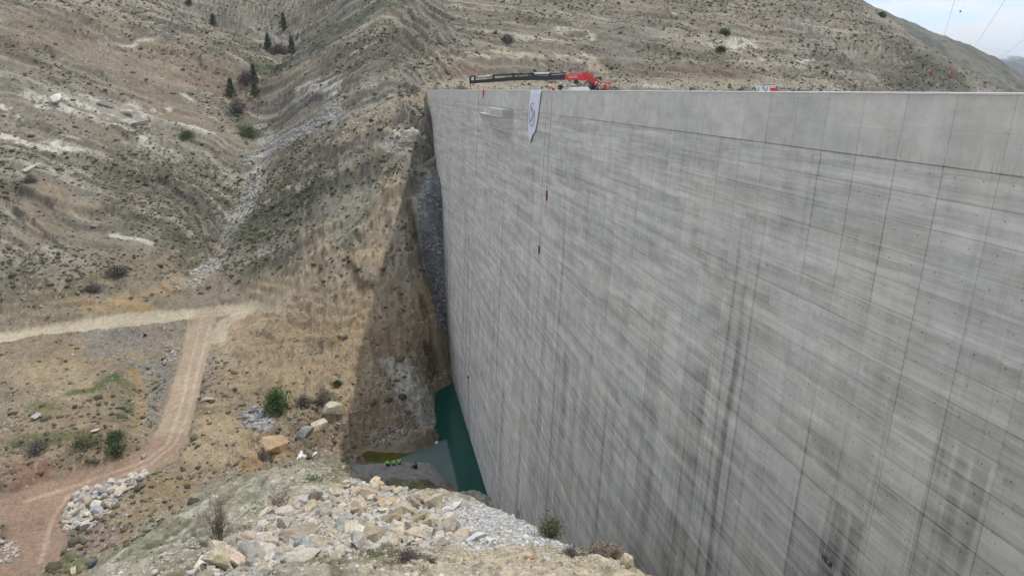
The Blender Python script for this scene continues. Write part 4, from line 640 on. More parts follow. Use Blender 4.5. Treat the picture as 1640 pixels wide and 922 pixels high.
def hull_rock(seed, flat=.75, n=16, long=1.0):
    r = random.Random(seed); bm = bmesh.new()
    for i in range(n):
        v = Vector((r.gauss(0,1), r.gauss(0,1), r.gauss(0,1))).normalized()
        # blocky: push towards a box
        m_ = max(abs(v.x), abs(v.y), abs(v.z)); v = v.lerp(v/m_, .55)*r.uniform(.82, 1.0)
        bm.verts.new((v.x*long, v.y*.85, v.z*flat))
    res = bmesh.ops.convex_hull(bm, input=bm.verts)
    bmesh.ops.delete(bm, geom=[e for e in res['geom_interior'] if isinstance(e, bmesh.types.BMVert)], context='VERTS')
    bmesh.ops.dissolve_limit(bm, angle_limit=.22, verts=bm.verts, edges=bm.edges)
    bmesh.ops.bevel(bm, geom=list(bm.edges), offset=.055, segments=2, affect='EDGES', profile=.6)
    bmesh.ops.triangulate(bm, faces=[f for f in bm.faces if len(f.verts) > 4])
    bmesh.ops.subdivide_edges(bm, edges=[e for e in bm.edges if e.calc_length() > .45], cuts=2, use_grid_fill=True)
    for v in bm.verts: v.co += v.co.normalized()*.055*mnoise.noise(v.co*2.3+Vector((seed, 0, 0)))*1.6
    me = bpy.data.meshes.new('boulder'); bm.to_mesh(me); bm.free(); me.materials.append(ROCKM)
    return me
HULLS = [hull_rock(100+i, (.62,.8,.7,.9)[i % 4], 13+i % 6, (1,1.25,1.1,1.4)[(i//2) % 4]) for i in range(14)]
BIGROCK = hull_rock(771, .85, 20, 1.1)
for v_ in BIGROCK.vertices: v_.co += v_.co.normalized()*(.16*mnoise.noise(v_.co*1.7)+.07*mnoise.noise(v_.co*4.3))
n_b = 0
def boulder(x, y, size, label, group, mesh=None, sink=.25, rot=None, tint=None, name='boulder', stretch=(1,1,1), pale=False):
    global n_b
    me = HULLS[n_b % len(HULLS)] if mesh is None else mesh
    if stretch[0] > 1.2 and mesh is None: me = HULLS[(n_b % 4)]
    o = bpy.data.objects.new(name, me); COL.objects.link(o); n_b += 1
    rr = random.Random(n_b*7+3)
    o.rotation_euler = rot or (rr.uniform(-.35, .35), rr.uniform(-.35, .35), rr.uniform(0, 6.28))
    o.scale = (size*rr.uniform(.85,1.15)*stretch[0], size*rr.uniform(.85,1.1)*stretch[1], size*rr.uniform(.85,1.1)*stretch[2])
    o.location = (x, y, gz(x, y)+size*(.62-sink))
    if tint: o.color = (*tint, 1)
    if pale: o.material_slots[0].link = 'OBJECT'; o.material_slots[0].material = PALEM
    tag(o, label, 'boulder', group); return o
G1 = 'boulders of the foreground rubble heap'
heap = [(-8.4,27.6,-20.01), (-8.9,32.5,-22.32), (-7.6,35.4,-23.59), (-7.5,41.5,-26.16), (-5,44.2,-27.13), (-2.9,48,-28.48), (-0.8,48,-28.87), (1.9,46,-28.35), (3.6,41.9,-26.82), (3.7,35.9,-24.51), (3.7,30.1,-21.73), (1.9,29,-21.09), (-0.7,28.9,-20.8), (-2.3,27.4,-19.9), (-4.4,25.7,-18.94), (-5.4,24.5,-18.43)]
placed = []
def free(x, y, s, k=.72):
    return all((x-a)**2+(y-b)**2 > (k*(s+c))**2 for a, b, c in placed)
special = [  # position, half size, label, tint, stretch, sink
 ((-4.6,33.7,-22.93), 1.02, 'largest flat topped brown block in the rubble heap, wide as three of its neighbours', (.80,.70,.58), (1.25,.9,.85), .25),
 ((-4.7,43.6,-26.98), .62, 'upright pinkish grey block standing alone at the upper left of the rubble heap', (.80,.70,.66), (.9,.7,1.3), .1),
 ((-0.8,48,-28.89), .50, 'cream boulder at the top of the heap, in front of the seated green vests', (1.12,1.0,.82), (1,.9,1), .1),
 ((-0.6,47.6,-28.78), .47, 'rounded tan boulder just below the cream one at the top of the heap', (1.0,.86,.66), (1,1,.9), .2),
 ((-0.3,45.2,-27.97), .42, 'dark bluish grey stone below the rounded tan boulder', (.62,.64,.70), (1,.9,.8), .2),
 ((1.7,36.1,-24.47), .60, 'long ochre slab lying tilted in the right half of the heap', (.92,.78,.52), (1.6,.7,.7), .2),
 ((-0,41.7,-26.77), .78, 'big square cream boulder in the upper middle of the heap', (1.1,1.0,.84), (1.1,1,.9), .2),
 ((-1.3,44,-27.47), .66, 'broad pale boulder left of the square cream one', (1.08,1.02,.88), (1.2,.9,.8), .25),
 ((-2.6,35.7,-23.97), .60, 'long cracked grey green boulder in the middle of the heap', (.82,.86,.82), (1.5,.8,.7), .25),
 ((-3.6,46.5,-27.97), .55, 'lone yellowish boulder on the grassy strip above the rubble heap', (1.05,.93,.66), (1.2,.9,.8), .25),
 ((-6.9,109.3,-62.58), .42, 'small upright cream boulder on the mound near the seated workers', (1.1,1.0,.8), (.8,.8,1.2), .1),
 ((-3.9,29.6,-20.97), .62, 'pointed blue grey boulder right below the largest brown block', (.66,.72,.76), (1,.9,1.1), .2),
 ((-8.1,28.4,-20.29), .60, 'white boulder at the bottom left tip of the rubble heap', (1.2,1.2,1.14), (1,.9,1), .2),
 ((-7.2,27.3,-19.72), .60, 'yellow cream boulder beside the white one at the bottom left tip', (1.15,1.05,.78), (.9,.9,1.1), .2),
 ((-6.7,28.1,-20.11), .62, 'pinkish tan boulder with a sloping top at the lower left of the heap', (.98,.82,.70), (1.3,.9,.8), .2),
 ((-40.6,93.3,-63.96), .74, 'dark slate blue boulder at the lower left edge of the spur', (.20,.24,.30), (1.2,.9,.8), .15),
 ((-43,92.8,-64.11), .62, 'greenish yellow boulder left of the dark slate blue one', (.85,.82,.55), (1.1,.9,.9), .2),
 ((8.9,21.7,-17.81), .30, 'small pale pointed boulder alone at the brink near the dam', (1.05,1.0,.84), (1,.8,1.1), .1),
 ((5.6,23.6,-18.24), .16, 'small rusty orange stone on the sandy ground at the brink', (.85,.55,.34), (1.3,.9,.6), .2),
 ((5,39.8,-25.92), .0, '', None, (1,1,1), 0)]
for p, sz, lb, ti, stt, sk in special:
    if sz == 0: continue
    boulder(p[0], p[1], sz, lb, None, sink=sk, tint=ti, stretch=stt, pale=('white' in lb.split(' beside')[0] or 'blue' in lb or 'pink' in lb)); placed.append((p[0], p[1], sz*max(stt[0], 1)))
rb = random.Random(5); r2 = np.random.default_rng(21)
cand = poly_pts(heap, 6000, r2); k = 0
sizes = sorted([rb.uniform(.46, .72) for _ in range(34)]+[rb.uniform(.32, .50) for _ in range(88)]+[rb.uniform(.23, .35) for _ in range(100)], reverse=True)
heapn = 0
for sz in sizes:
    for tr_ in range(60):
        x, y = cand[k % len(cand)]; k += 1
        if free(x, y, sz, .56):
            ti = rb.choice([(1,1,1),(1.08,1.03,.93),(.97,.92,.82),(1.12,1.1,1.05),(.86,.83,.78)])
            boulder(float(x), float(y), sz, 'cream and grey limestone boulder in the foreground rubble heap', G1, tint=ti); placed.append((x, y, sz)); heapn += 1; break
# white quarried blocks to the right of the heap
for i, (p, sz, lb) in enumerate([((3.7,39,-25.78), .40, 'bright white block beside the yellow bucket'), ((4.2,38.6,-25.62), .34, 'second bright white block, touching the yellow bucket side'), ((3.9,31.3,-22.25), .34, 'white slab with a flat top right of the heap'), ((4.2,29.6,-21.53), .38, 'bright white broken slab right of the heap, lowest of three'), ((4.6,30.3,-21.82), .3, 'white splintered stone at the right end of the white patch'), ((4.9,28.8,-21.2), .34, 'low white stone on pale rock farthest right of the heap'),((5.3,34.2,-23.54), .26, 'pale stone on the grey rock shelf above the white slabs')]):
    boulder(p[0], p[1], sz, lb, None, pale=True, tint=(1.2,1.24,1.32), stretch=(1.2,.9,.7)); placed.append((p[0], p[1], sz))
# rubble too small to tell apart
RT2 = []
for i in range(8):
    me_ = hull_rock(300+i, .75, 12, 1.15); me_.calc_loop_triangles(); RT2.append((np.array([v.co[:] for v in me_.vertices]), np.array([t.vertices[:] for t in me_.loop_triangles])))
xy = poly_pts(heap, 6500, r2); S = np.clip(r2.lognormal(-1.75, .48, len(xy)), .05, .34); w = r2.uniform(0, 1, len(xy))[:, None]
C = (np.array([.50,.44,.35])*(1-w)+np.array([.45,.445,.425])*w)*r2.uniform(.6, 1.15, len(xy))[:, None]
tag(scatter('rubble', RT2, grounded(xy, .0, S), S, C, STONEM), 'small broken stones filling the gaps of the foreground rubble heap', 'rubble', kind='stuff')
wpoly = [(2.6,37.4,-25.15), (4.9,40.8,-26.28), (7,38.2,-25.75), (7.9,29.5,-21.82), (7.9,24.2,-18.69), (6.3,26.8,-20.17), (3.8,27.4,-20.42), (2.3,30,-21.62)]
xy = poly_pts(wpoly, 2600, r2); S = np.clip(r2.lognormal(-2.7, .6, len(xy)), .02, .28); 
C = np.array([.56,.56,.56])*r2.uniform(.6, 1.15, len(xy))[:, None]
tag(scatter('white_chippings', RT, grounded(xy, .1, S), S, C, STONEM), 'white stone chippings strewn over the pale rock by the brink', 'chippings', kind='stuff')
spoly = [(-14,31.9,-22.65), (-11.3,37.5,-24.58), (-8,45.2,-27.38), (-5.9,108.1,-62.39), (5.8,41,-26.51), (8.5,23.5,-18.57), (9,19.6,-16.74), (-1.5,22.9,-17.68)]
xy = poly_pts(spoly, 16000, r2); S = np.clip(r2.lognormal(-3.0, .65, len(xy)), .015, .2); w = r2.uniform(0, 1, len(xy))[:, None]
C = (np.array([.42,.37,.29])*(1-w)+np.array([.55,.53,.48])*w)*r2.uniform(.6, 1.15, len(xy))[:, None]
tag(scatter('pebbles', RT, grounded(xy, .1, S), S, C, STONEM), 'pebbles scattered on the bare earth of the near spur', 'pebbles', kind='stuff')
xy = poly_pts([(-14,31.9,-22.65), (-35.7,99,-63.9), (-28.2,109.9,-63.7), (-24,114.5,-63.73), (-6,110.3,-62.77), (-0.8,47.5,-28.67), (-7.7,40.3,-25.67), (-8.4,30.1,-21.12), (-8.5,26.7,-19.62)], 2600, r2)
xy = xy[fbm(xy[:,0]*.5, xy[:,1]*.35, 3, 401) > -.1]; S = np.clip(r2.lognormal(-2.7, .5, len(xy)), .03, .2)
C = np.array([.125,.125,.08])*r2.uniform(.6, 1.4, len(xy))[:, None]
tag(scatter('spur_tufts', RT, grounded(xy, .1, S), S, C, SCRUBM, squash=.6), 'small dark tufts clinging to the green grey face of the near spur', 'tufts', kind='stuff')
# pile of pale boulders beside the red track
G2 = 'boulders piled beside the red track'
pile = [(-50,106.9,-64.69), (-50.2,113.4,-64.27), (-47.2,115.8,-64.02), (-40.3,116.5,-63.71), (-39.4,115.2,-63.74), (-42.1,111.6,-64.09), (-43.5,105.6,-64.7), (-44.1,103.2,-64.89), (-48.3,104.3,-64.83)]
cand = poly_pts(pile, 4000, r2); placed = []; k = 0
for sz in sorted([rb.uniform(.45, 1.05) for _ in range(60)], reverse=True):
    for tr_ in range(80):
        x, y = cand[k % len(cand)]; k += 1
        if free(x, y, sz, .62):
            boulder(float(x), float(y), sz, 'pale grey boulder in the pile beside the red track', G2, tint=rb.choice([(1.02,1.02,1.05),(.9,.9,.92),(1.1,1.08,1.0)]), sink=.12); placed.append((x, y, sz)); break
xy = poly_pts(pile, 900, r2); S = np.clip(r2.lognormal(-1.15, .4, len(xy)), .15, .6)
C = np.array([.44,.43,.41])*r2.uniform(.7, 1.15, len(xy))[:, None]
tag(scatter('pile_rubble', RT2, grounded(xy, .0, S), S, C, STONEM), 'smaller stones between the boulders of the pile by the red track', 'rubble', kind='stuff')
gpile = [(-26.8,131,-60.81), (-24.2,133.3,-60.38), (-21,130.6,-61.17), (-20.1,126.4,-62.04), (-21.4,123.4,-62.28), (-25.1,126.5,-61.65)]
xy = poly_pts(gpile, 500, r2); S = np.clip(r2.lognormal(-1.05, .4, len(xy)), .12, .7)
C = np.array([.36,.35,.34])*r2.uniform(.7, 1.2, len(xy))[:, None]
tag(scatter('grey_rubble', RT, grounded(xy, -.1, S), S, C, STONEM), 'heap of grey stones left of the large orange rock', 'rubble', kind='stuff')
for poly, n, nm, lb in (([(-56.3,102.3,-64.28), (-54.5,103.5,-64.62), (-52.1,98.3,-65.19), (-54.5,97.9,-65.08)], 90, 'track_stones', 'pale stones at the left edge of the frame beside the red track'),
                    ([(-3.2,250,-8.45), (14.5,243.1,-3.35), (12.2,222.4,-6.75), (0.5,214.7,-12.64), (-7.9,219.6,-16.57)], 800, 'slope_stones', 'pale tan stones strewn down the slope near the far end of the dam'),
                    ([(4.9,209.7,-14.26), (12,208.4,-13), (12.9,204.6,-16.51), (7.2,203.6,-17.26)], 350, 'grey_spoil', 'light grey broken rock below the white patch near the dam'),
                    ([(-6.3,130.8,-62.07), (3.6,133.5,-62.26), (10.7,142.3,-65.79), (9.2,125.4,-66.02), (-1.8,125,-66.47)], 1500, 'bank_stones', 'grey stones over the steep bank of the pool'),
                    ([(-49.8,169.1,-57.52), (-47.4,170.8,-57.07), (-44.4,158.7,-58.2), (-46.6,155.7,-59.05)], 90, 'ditch_stones', 'pale stones in the ditch left of the dirt track')):
    xy = poly_pts(poly, n, r2); S = np.clip(r2.lognormal(-1.45, .5, len(xy)), .08, .75); C = np.array([.44,.41,.36])*r2.uniform(.6, 1.2, len(xy))[:, None]
    if nm == 'bank_stones': S *= .6; C *= .8
    tag(scatter(nm, RT, grounded(xy, .05, S), S, C, STONEM), lb, 'stones', kind='stuff')
for p, sz, lb, ti, stt in [((-19.2,119.7,-63.54), 2.9, 'large orange tan rock on the orange earth left of the pool', (.88,.72,.56), (1.15,.9,.8)),
  ((-9.3,130.4,-62.11), 2.0, 'yellowish angular rock at the corner of the bank above the pool', (.98,.90,.72), (1.1,.85,1.0)),
  ((-11.9,126.9,-63.04), 1.9, 'cream rock standing below the yellowish angular rock', (1.08,.98,.78), (.8,.8,1.2)),
  ((-14.3,124.4,-63.12), 1.7, 'rough grey rock between the orange rock and the cream rock', (.85,.86,.84), (1.1,.8,.9)),
  ((-112.9,298.9,-6.51), 3.4, 'largest white boulder high on the left hillside', (1.15,1.15,1.1), (1.5,.8,.7)),
  ((-119.3,299.9,-5.16), 2.0, 'second white boulder left of the largest one on the hillside', (1.1,1.1,1.05), (.7,.8,1.0)),
  ((-98.7,306.8,-6.67), 2.4, 'rounded white outcrop right of the largest white boulder', (1.0,1.0,.95), (1.2,.8,.7)),
  ((-90.5,303.8,-9.98), 2.2, 'pale outcrop low on the white band of the left hillside', (1.05,1.04,1.0), (1.3,.8,.6)),
  ((-84,297.1,-14.25), 2.6, 'pale grey outcrop at the right end of the white band', (.95,.95,.92), (1.4,.8,.6)),
  ((-103,252.5,-25.93), 1.7, 'pale boulder in the small group above the brown scar at left', (1.0,.98,.9), (1.2,.8,.8)),
  ((-105.5,250.4,-26.32), 1.5, 'low grey boulder beside the pale boulder above the brown scar', (.9,.9,.86), (1.4,.8,.7)),
  ((-98.5,249.5,-27.79), 1.2, 'small pale boulder nearest the brown scar at left', (1.0,1.0,.95), (1,.8,.8)),
  ((-54.8,111.2,-63.75), 0, '', None, None),
  ((-62.5,132.8,-58.97), 1.2, 'bluish grey boulder in the scrub left of the track', (.72,.75,.78), (1.3,.8,.6)),
  ((-42.1,122.7,-63), .6, 'small blue grey stone where the track bends', (.55,.62,.72), (1.3,.8,.6)),
  ((-51,127.4,-60.32), .7, 'whitish stone on the brown flat left of the track', (1.2,1.2,1.2), (1.2,.8,.7)),
  ((-33.8,137.7,-59.93), .9, 'grey stone at the right edge of the dirt track', (.9,.9,.88), (1.3,.8,.7)),
  ((17.9,202.5,-20.75), 2.2, 'dark brown rock overhanging the gravel beside the dam', (.50,.40,.32), (1,.9,1.3))]:
    if sz: boulder(p[0], p[1], sz, lb, None, tint=ti, stretch=stt, sink=.3, mesh=(BIGROCK if sz > 3 and 'orange' in lb else None), pale=('orange' not in lb and 'brown' not in lb.split(' above')[0].split(' nearest')[0].split(' on the brown')[0]))

# ------------------------------------------------------------------ plants
LEAF = {}
def leafm(name, c, c2):
    if name in LEAF: return LEAF[name]
    m = NT(name); n = m.noise(m.geo(), 3.0, 4, .6); m.col(m.mix(m.step(n, .35, .65), c, c2)); m.b.inputs['Roughness'].default_value = .8; LEAF[name] = m.m; return m.m
BARK = plain('bark', (.12,.09,.07), .9, 0, .25, 5); TWIG = plain('twig', (.17,.13,.115), .9, 0, .25, 5)
def leaf_cloud(name, pts, rad, size, mat, parent, seed, n_per=14, tri=True):
    r = np.random.default_rng(seed); P = np.array(pts); n = len(P)*n_per
    c = np.repeat(P, n_per, 0)+r.normal(0, 1, (n, 3))*rad*.5
    a = r.normal(0, 1, (n, 3)); a /= np.linalg.norm(a, axis=1)[:, None]; b = np.cross(a, r.normal(0, 1, (n, 3))); b /= np.linalg.norm(b, axis=1)[:, None]
    s_ = (size*r.uniform(.6, 1.4, n))[:, None]
    V = np.stack([c-a*s_, c+b*s_*.5, c+a*s_, c-b*s_*.5], 1).reshape(-1, 3)
    return link(name, np_mesh(name, V, np.arange(n*4).reshape(-1, 4)), mat, parent)
def tubes(name, segs, mat, parent, sides=5):
    """segs: (p0, p1, r0, r1)"""
    V = []; F = []
    for p0, p1, r0, r1 in segs:
        d = (Vector(p1)-Vector(p0)); 
        if d.length < 1e-5: continue
        q = d.to_track_quat('Z', 'Y'); o = len(V)
        for p, r in ((p0, r0), (p1, r1)):
            for i in range(sides):
                an = 2*math.pi*i/sides; V.append(Vector(p)+q @ Vector((math.cos(an)*r, math.sin(an)*r, 0)))
        for i in range(sides): F.append((o+i, o+(i+1) % sides, o+sides+(i+1) % sides, o+sides+i))
        F.append(tuple(o+i for i in range(sides))[::-1]); F.append(tuple(o+sides+i for i in range(sides)))
    me = bpy.data.meshes.new(name); me.from_pydata([tuple(v) for v in V], [], F); me.update()
    me.polygons.foreach_set('use_smooth', [len(p.vertices) == 4 for p in me.polygons])
    return link(name, me, mat, parent)
def conifer(p, h, wd, label, seed, mat):
    r = random.Random(seed); e = empty('conifer', (p[0], p[1], gz(p[0], p[1])-.1)); tag(e, label, 'tree', 'conifers of the side valley')
    tubes('trunk', [((0,0,0),(0,0,h*.5),h*.03,h*.02),((0,0,h*.5),(0,0,h*.97),h*.02,.02)], BARK, e)
    pts = []
    k = int(26+h*3)
    for i in range(k*5):
        t = r.uniform(.10, 1)**.9; rad = wd*(1-t)**.85*(.72+.28*math.sin(t*26+seed))*r.uniform(.3, 1)*(1 if r.random() < .8 else 1.35); a = r.uniform(0, 6.28)
        pts.append((math.cos(a)*rad, math.sin(a)*rad, t*h-rad*.18))
    leaf_cloud('crown', pts, h*.07, h*.030, mat, e, seed, 13)
    return e
DKG = leafm('needles', (.06,.085,.045), (.10,.125,.065)); MDG = leafm('needles_light', (.085,.11,.055), (.13,.155,.08))
for (p, h, w_, lb, mt) in [((-59.6,350.7,-4.11), 8.2, 4.4, 'dark pyramid shaped conifer at the foot of the gully slope, tallest of its group', DKG),
   ((-50.9,362.9,2.57), 8.5, 3.6, 'dark slender conifer up slope of the tallest one by the gully', DKG),
   ((-49.4,351.5,-4.16), 6.8, 3.8, 'dark conifer at the right edge of the gully group', DKG),
   ((-98.5,539.1,40.66), 8.5, 4.4, 'dark conifer at the skyline edge of the left hill', DKG),
   ((-50.5,519.3,37.55), 11, 3.6, 'narrow olive green conifer standing alone highest in the side valley', MDG),
   ((-55.8,470.2,23.07), 10, 4.6, 'dark conifer among bare bushes in the side valley', DKG),
   ((-37.9,423.8,18.3), 9.5, 3.4, 'small green conifer right of the bare bushes', MDG),
   ((-121.8,583.4,58.36), 8, 4.0, 'dark tree at the top edge of the photo behind the left hill', DKG)]:
    conifer(p, h, w_, lb, int(p[0]*13) % 997, mt)
def bush(p, h, wd, label, seed, mat, cat='bush', group=None, nclump=70, leaf=.12, dome=.8):
    r = random.Random(seed); e = empty('bush', (p[0], p[1], gz(p[0], p[1])-.05*h)); tag(e, label, cat, group)
    st_ = []; pts = []
    for i in range(nclump):
        a = r.uniform(0, 6.28); el = r.uniform(.05, 1.5); k = r.uniform(.45, 1)*(1+.25*math.sin(3*a+seed))
        q = (math.cos(a)*math.cos(el)*wd*k, math.sin(a)*math.cos(el)*wd*k, h*(.12+.88*math.sin(el)*k)); pts.append(q)
        if i % 4 == 0: st_.append(((0,0,0), q, h*.025, h*.006))
    tubes('stem', st_, BARK, e, 4); leaf_cloud('foliage', pts, wd*.32, leaf, mat, e, seed, 22); return e
bright = leafm('bright_leaf', (.11,.18,.045), (.06,.105,.035)); olive = leafm('olive_leaf', (.15,.155,.075), (.095,.11,.05)); grey = leafm('grey_twigs', (.18,.15,.14), (.12,.10,.095)); straw = leafm('straw', (.36,.29,.22), (.26,.21,.165)); greenl = leafm('fresh_leaf', (.09,.13,.045), (.06,.095,.035))
bush((-20.1,131.2,-60.93), 4.6, 2.7, 'round bright green bush above the orange rock', 3, bright, nclump=110, leaf=.22)
bush((-15.4,133.4,-60.38), 2.6, 2.3, 'bare grey brown bush right of the bright green one', 4, grey, leaf=.13)
bush((-11.5,133.8,-60.51), 3.0, 2.6, 'taller bare grey bush at the edge of the bank', 5, grey, leaf=.13)
bush((-47.2,309.4,-19.51), 3.6, 5.0, 'low green bush at the mouth of the gully', 6, greenl, leaf=.3)
bush((-54.8,334.5,-11.1), 5.0, 4.0, 'bare greyish bush below the dark conifers', 7, grey, leaf=.3)
bush((-54.2,361,0.99), 7.0, 4.6, 'leafless pinkish grey bush between the dark conifers', 8, grey, leaf=.3)
bush((-48.6,463.2,20.66), 5, 6, 'leafless bushes in front of the dark conifer of the side valley', 9, grey, leaf=.5)
bush((-102.1,241.3,-30.16), 2.0, 2.4, 'dark purple grey bush alone on the left slope', 10, grey, leaf=.16)
bush((-68.2,295.7,-18.98), 2.0, 3.6, 'dark low shrub in the middle of the left slope', 12, greenl, leaf=.2)
bush((-47.3,125.4,-61.37), 1.9, 1.9, 'dark green bush on the terrace left of the track', 13, greenl, leaf=.14)
bush((-46.5,122.7,-62.34), 1.4, 1.8, 'lower dark green bush just below the terrace bush', 14, greenl, leaf=.14)
bush((-51.3,123.5,-61.33), 1.7, 2.4, 'olive bush left of the two dark green ones', 15, olive, leaf=.14)
bush((-58.9,122.9,-60.74), 1.8, 1.8, 'dark grey bush on the terrace above the red earth', 16, grey, leaf=.14)
bush((-71.9,193.1,-50.73), 1.8, 2.2, 'dark bare bush above the ochre cut', 17, grey, leaf=.16)
bush((-68.7,201.9,-49.23), 2.2, 3.0, 'dark brown bush in the rocks above the road', 18, grey, leaf=.2)
bush((7.9,29.3,-21.66), 1.35, .85, 'olive green bush at the brink against the dam wall', 20, olive, nclump=90, leaf=.045)
bush((2,46.3,-28.5), .75, .75, 'olive green bush at the top right of the rubble heap', 21, olive, nclump=80, leaf=.04)
bush((-8.7,137.5,-59.53), 1.0, 1.0, 'small fresh green bush at the edge of the shaded bank', 22, greenl, leaf=.1)
bush((0.8,25.6,-19.12), .34, .62, 'grey dry tussock on the sandy ground in the foreground', 23, grey, nclump=80, leaf=.03)
bush((1.6,24.1,-18.4), .16, .26, 'small round green tuft in the sandy foreground', 24, greenl, nclump=50, leaf=.025)
bush((7.2,23.4,-18.21), .28, .5, 'grey brown tussock at the brink left of the straw clumps', 25, grey, nclump=60, leaf=.03)
bush((8.1,23.2,-18.24), .55, .5, 'straw coloured dry bush at the brink, left of a pair', 26, straw, nclump=60, leaf=.035)
bush((8.9,22.9,-18.43), .75, .55, 'pinkish straw dry bush at the brink, right of a pair', 27, straw, nclump=70, leaf=.035)
bush((-5.4,48.6,-28.37), .3, .9, 'low dark green patch of growth on the grey mound', 28, greenl, nclump=50, leaf=.04)
bush((177.4,340.9,24.88), 2.6, 2.8, 'round dark bush high on the hillside beyond the dam', 30, greenl, leaf=.35)
bush((165.6,320.2,16.75), 2.0, 2.8, 'dark bush below the white outcrop beyond the dam', 31, greenl, leaf=.3)
bush((58.8,299,17.87), 2.4, 2.6, 'grey bush in the middle of the slope beyond the dam', 32, grey, leaf=.3)
bush((313,403.3,41.63), 2.2, 3, 'dark bushes on the skyline of the right hill', 33, greenl, leaf=.4)
def bare_shrub(p, h, wd, label, seed, n=26, lean=(0,0)):
    r = random.Random(seed); e = empty('shrub', (p[0], p[1], gz(p[0], p[1])-.03)); tag(e, label, 'shrub')
    st_ = []; tw = []
    def grow(p0, d, L, rad, lev):
        pts = [Vector(p0)]; d = Vector(d)
        for i in range(4):
            d = (d+Vector((r.gauss(0,.10), r.gauss(0,.10), r.gauss(.03,.06)))).normalized(); pts.append(pts[-1]+d*L/4)
        for i in range(4):
            (st_ if lev == 0 else tw).append((pts[i], pts[i+1], rad*(1-i*.2), rad*(1-(i+1)*.2)))
            if lev < 2:
                for _ in range(2 if lev == 0 else 2):
                    a = r.uniform(0, 6.28); dd = (d+Vector((math.cos(a), math.sin(a), .25))*.62).normalized(); grow(pts[i+1], dd, L*.42, rad*.45, lev+1)
    for i in range(n):
        a = r.uniform(0, 6.28); t = r.uniform(.05, 1)*wd/h
        grow((math.cos(a)*.12*wd, math.sin(a)*.12*wd, 0), Vector((math.cos(a)*t+lean[0], math.sin(a)*t+lean[1], 1)).normalized(), h*r.uniform(.55, 1), h*.011, 0)
    tubes('stem', st_, TWIG, e, 4); tubes('twig', tw, TWIG, e, 3); return e
bare_shrub((-9,35,-23.43), 2.0, 1.0, 'leafless reddish shrub with upright stems on the green slope', 41, 20)
bare_shrub((-6.9,41.3,-26.1), 1.5, 1.5, 'spreading leafless shrub above the left part of the heap', 42, 16)
bare_shrub((-9,48.8,-28.34), .7, .5, 'small dark dead shrub near the top of the grey green slope', 43, 6)
bare_shrub((8.9,21.2,-17.53), .5, .9, 'thin dry stalks lying at the brink near the dam', 44, 6)
bare_shrub((7.2,33.4,-23.3), .9, .6, 'pale dry stalks at the dam side of the grey rock shelf', 45, 8)
# grass tufts on the near spur
gs = [s for s in STROKES if s[1] == 'grassdry']
P_ = []
for st in gs:
    q = poly_pts(st[6], 1500, r2); P_.append(q[fbm(q[:,0]*1.1, q[:,1]*1.1, 3, 301) > -.05])
q = poly_pts(spoly, 9000, r2); P_.append(q[fbm(q[:,0]*.6, q[:,1]*.6, 3, 302) > .16])
xy = np.concatenate(P_); n = len(xy); S = r2.uniform(.05, .16, n)
base = grounded(xy, 0, S); nb = 5
V = []; 
for k in range(nb):
    a = r2.uniform(0, 6.28, n); dx = np.cos(a)*S*.25; dy = np.sin(a)*S*.25; ox = r2.normal(0, .04, n); oy = r2.normal(0, .04, n)
    b0 = base+np.stack([ox, oy, np.zeros(n)], -1)
    V.append(np.stack([b0+np.stack([-dy*.3, dx*.3, 0*dx], -1), b0+np.stack([dy*.3, -dx*.3, 0*dx], -1), b0+np.stack([dx*2, dy*2, S], -1)], 1))
V = np.concatenate(V).reshape(-1, 3)
o = link('grass', np_mesh('grass', V, np.arange(len(V)).reshape(-1, 3)), leafm('dry_grass', (.16,.175,.07), (.27,.245,.13)))
tag(o, 'thin dry and green grass growing on the near spur', 'grass', kind='stuff')

# ------------------------------------------------------------------ people
def skin_body(name, verts, edges, radii, mat, parent, root=0, sub=2):
    me = bpy.data.meshes.new(name); me.from_pydata(verts, edges, []); me.update()
    o = link(name, me, mat, parent); sk = o.modifiers.new('Skin', 'SKIN'); sk.use_smooth_shade = True
    for i, r in enumerate(radii):
        rr = r if isinstance(r, tuple) else (r, r); me.skin_vertices[0].data[i].radius = rr; me.skin_vertices[0].data[i].use_root = (i == root)
    o.modifiers.new('Sub', 'SUBSURF').levels = sub; o.modifiers[-1].render_levels = sub
    return o
def mball(name, c, r, mat, parent, sq=(1,1,1), cut=None):
    bm = bmesh.new(); bmesh.ops.create_uvsphere(bm, u_segments=16, v_segments=12, radius=r)
    if cut is not None: bmesh.ops.bisect_plane(bm, geom=list(bm.verts)+list(bm.edges)+list(bm.faces), plane_co=(0,0,cut), plane_no=(0,0,-1), clear_outer=True)
    for v in bm.verts: v.co = Vector((v.co.x*sq[0], v.co.y*sq[1], v.co.z*sq[2]))+Vector(c)
    me = bpy.data.meshes.new(name); bm.to_mesh(me); bm.free(); me.polygons.foreach_set('use_smooth', [True]*len(me.polygons)); return link(name, me, mat, parent)
SKIN = plain('skin', (.42,.26,.19), .6, 0, .05)
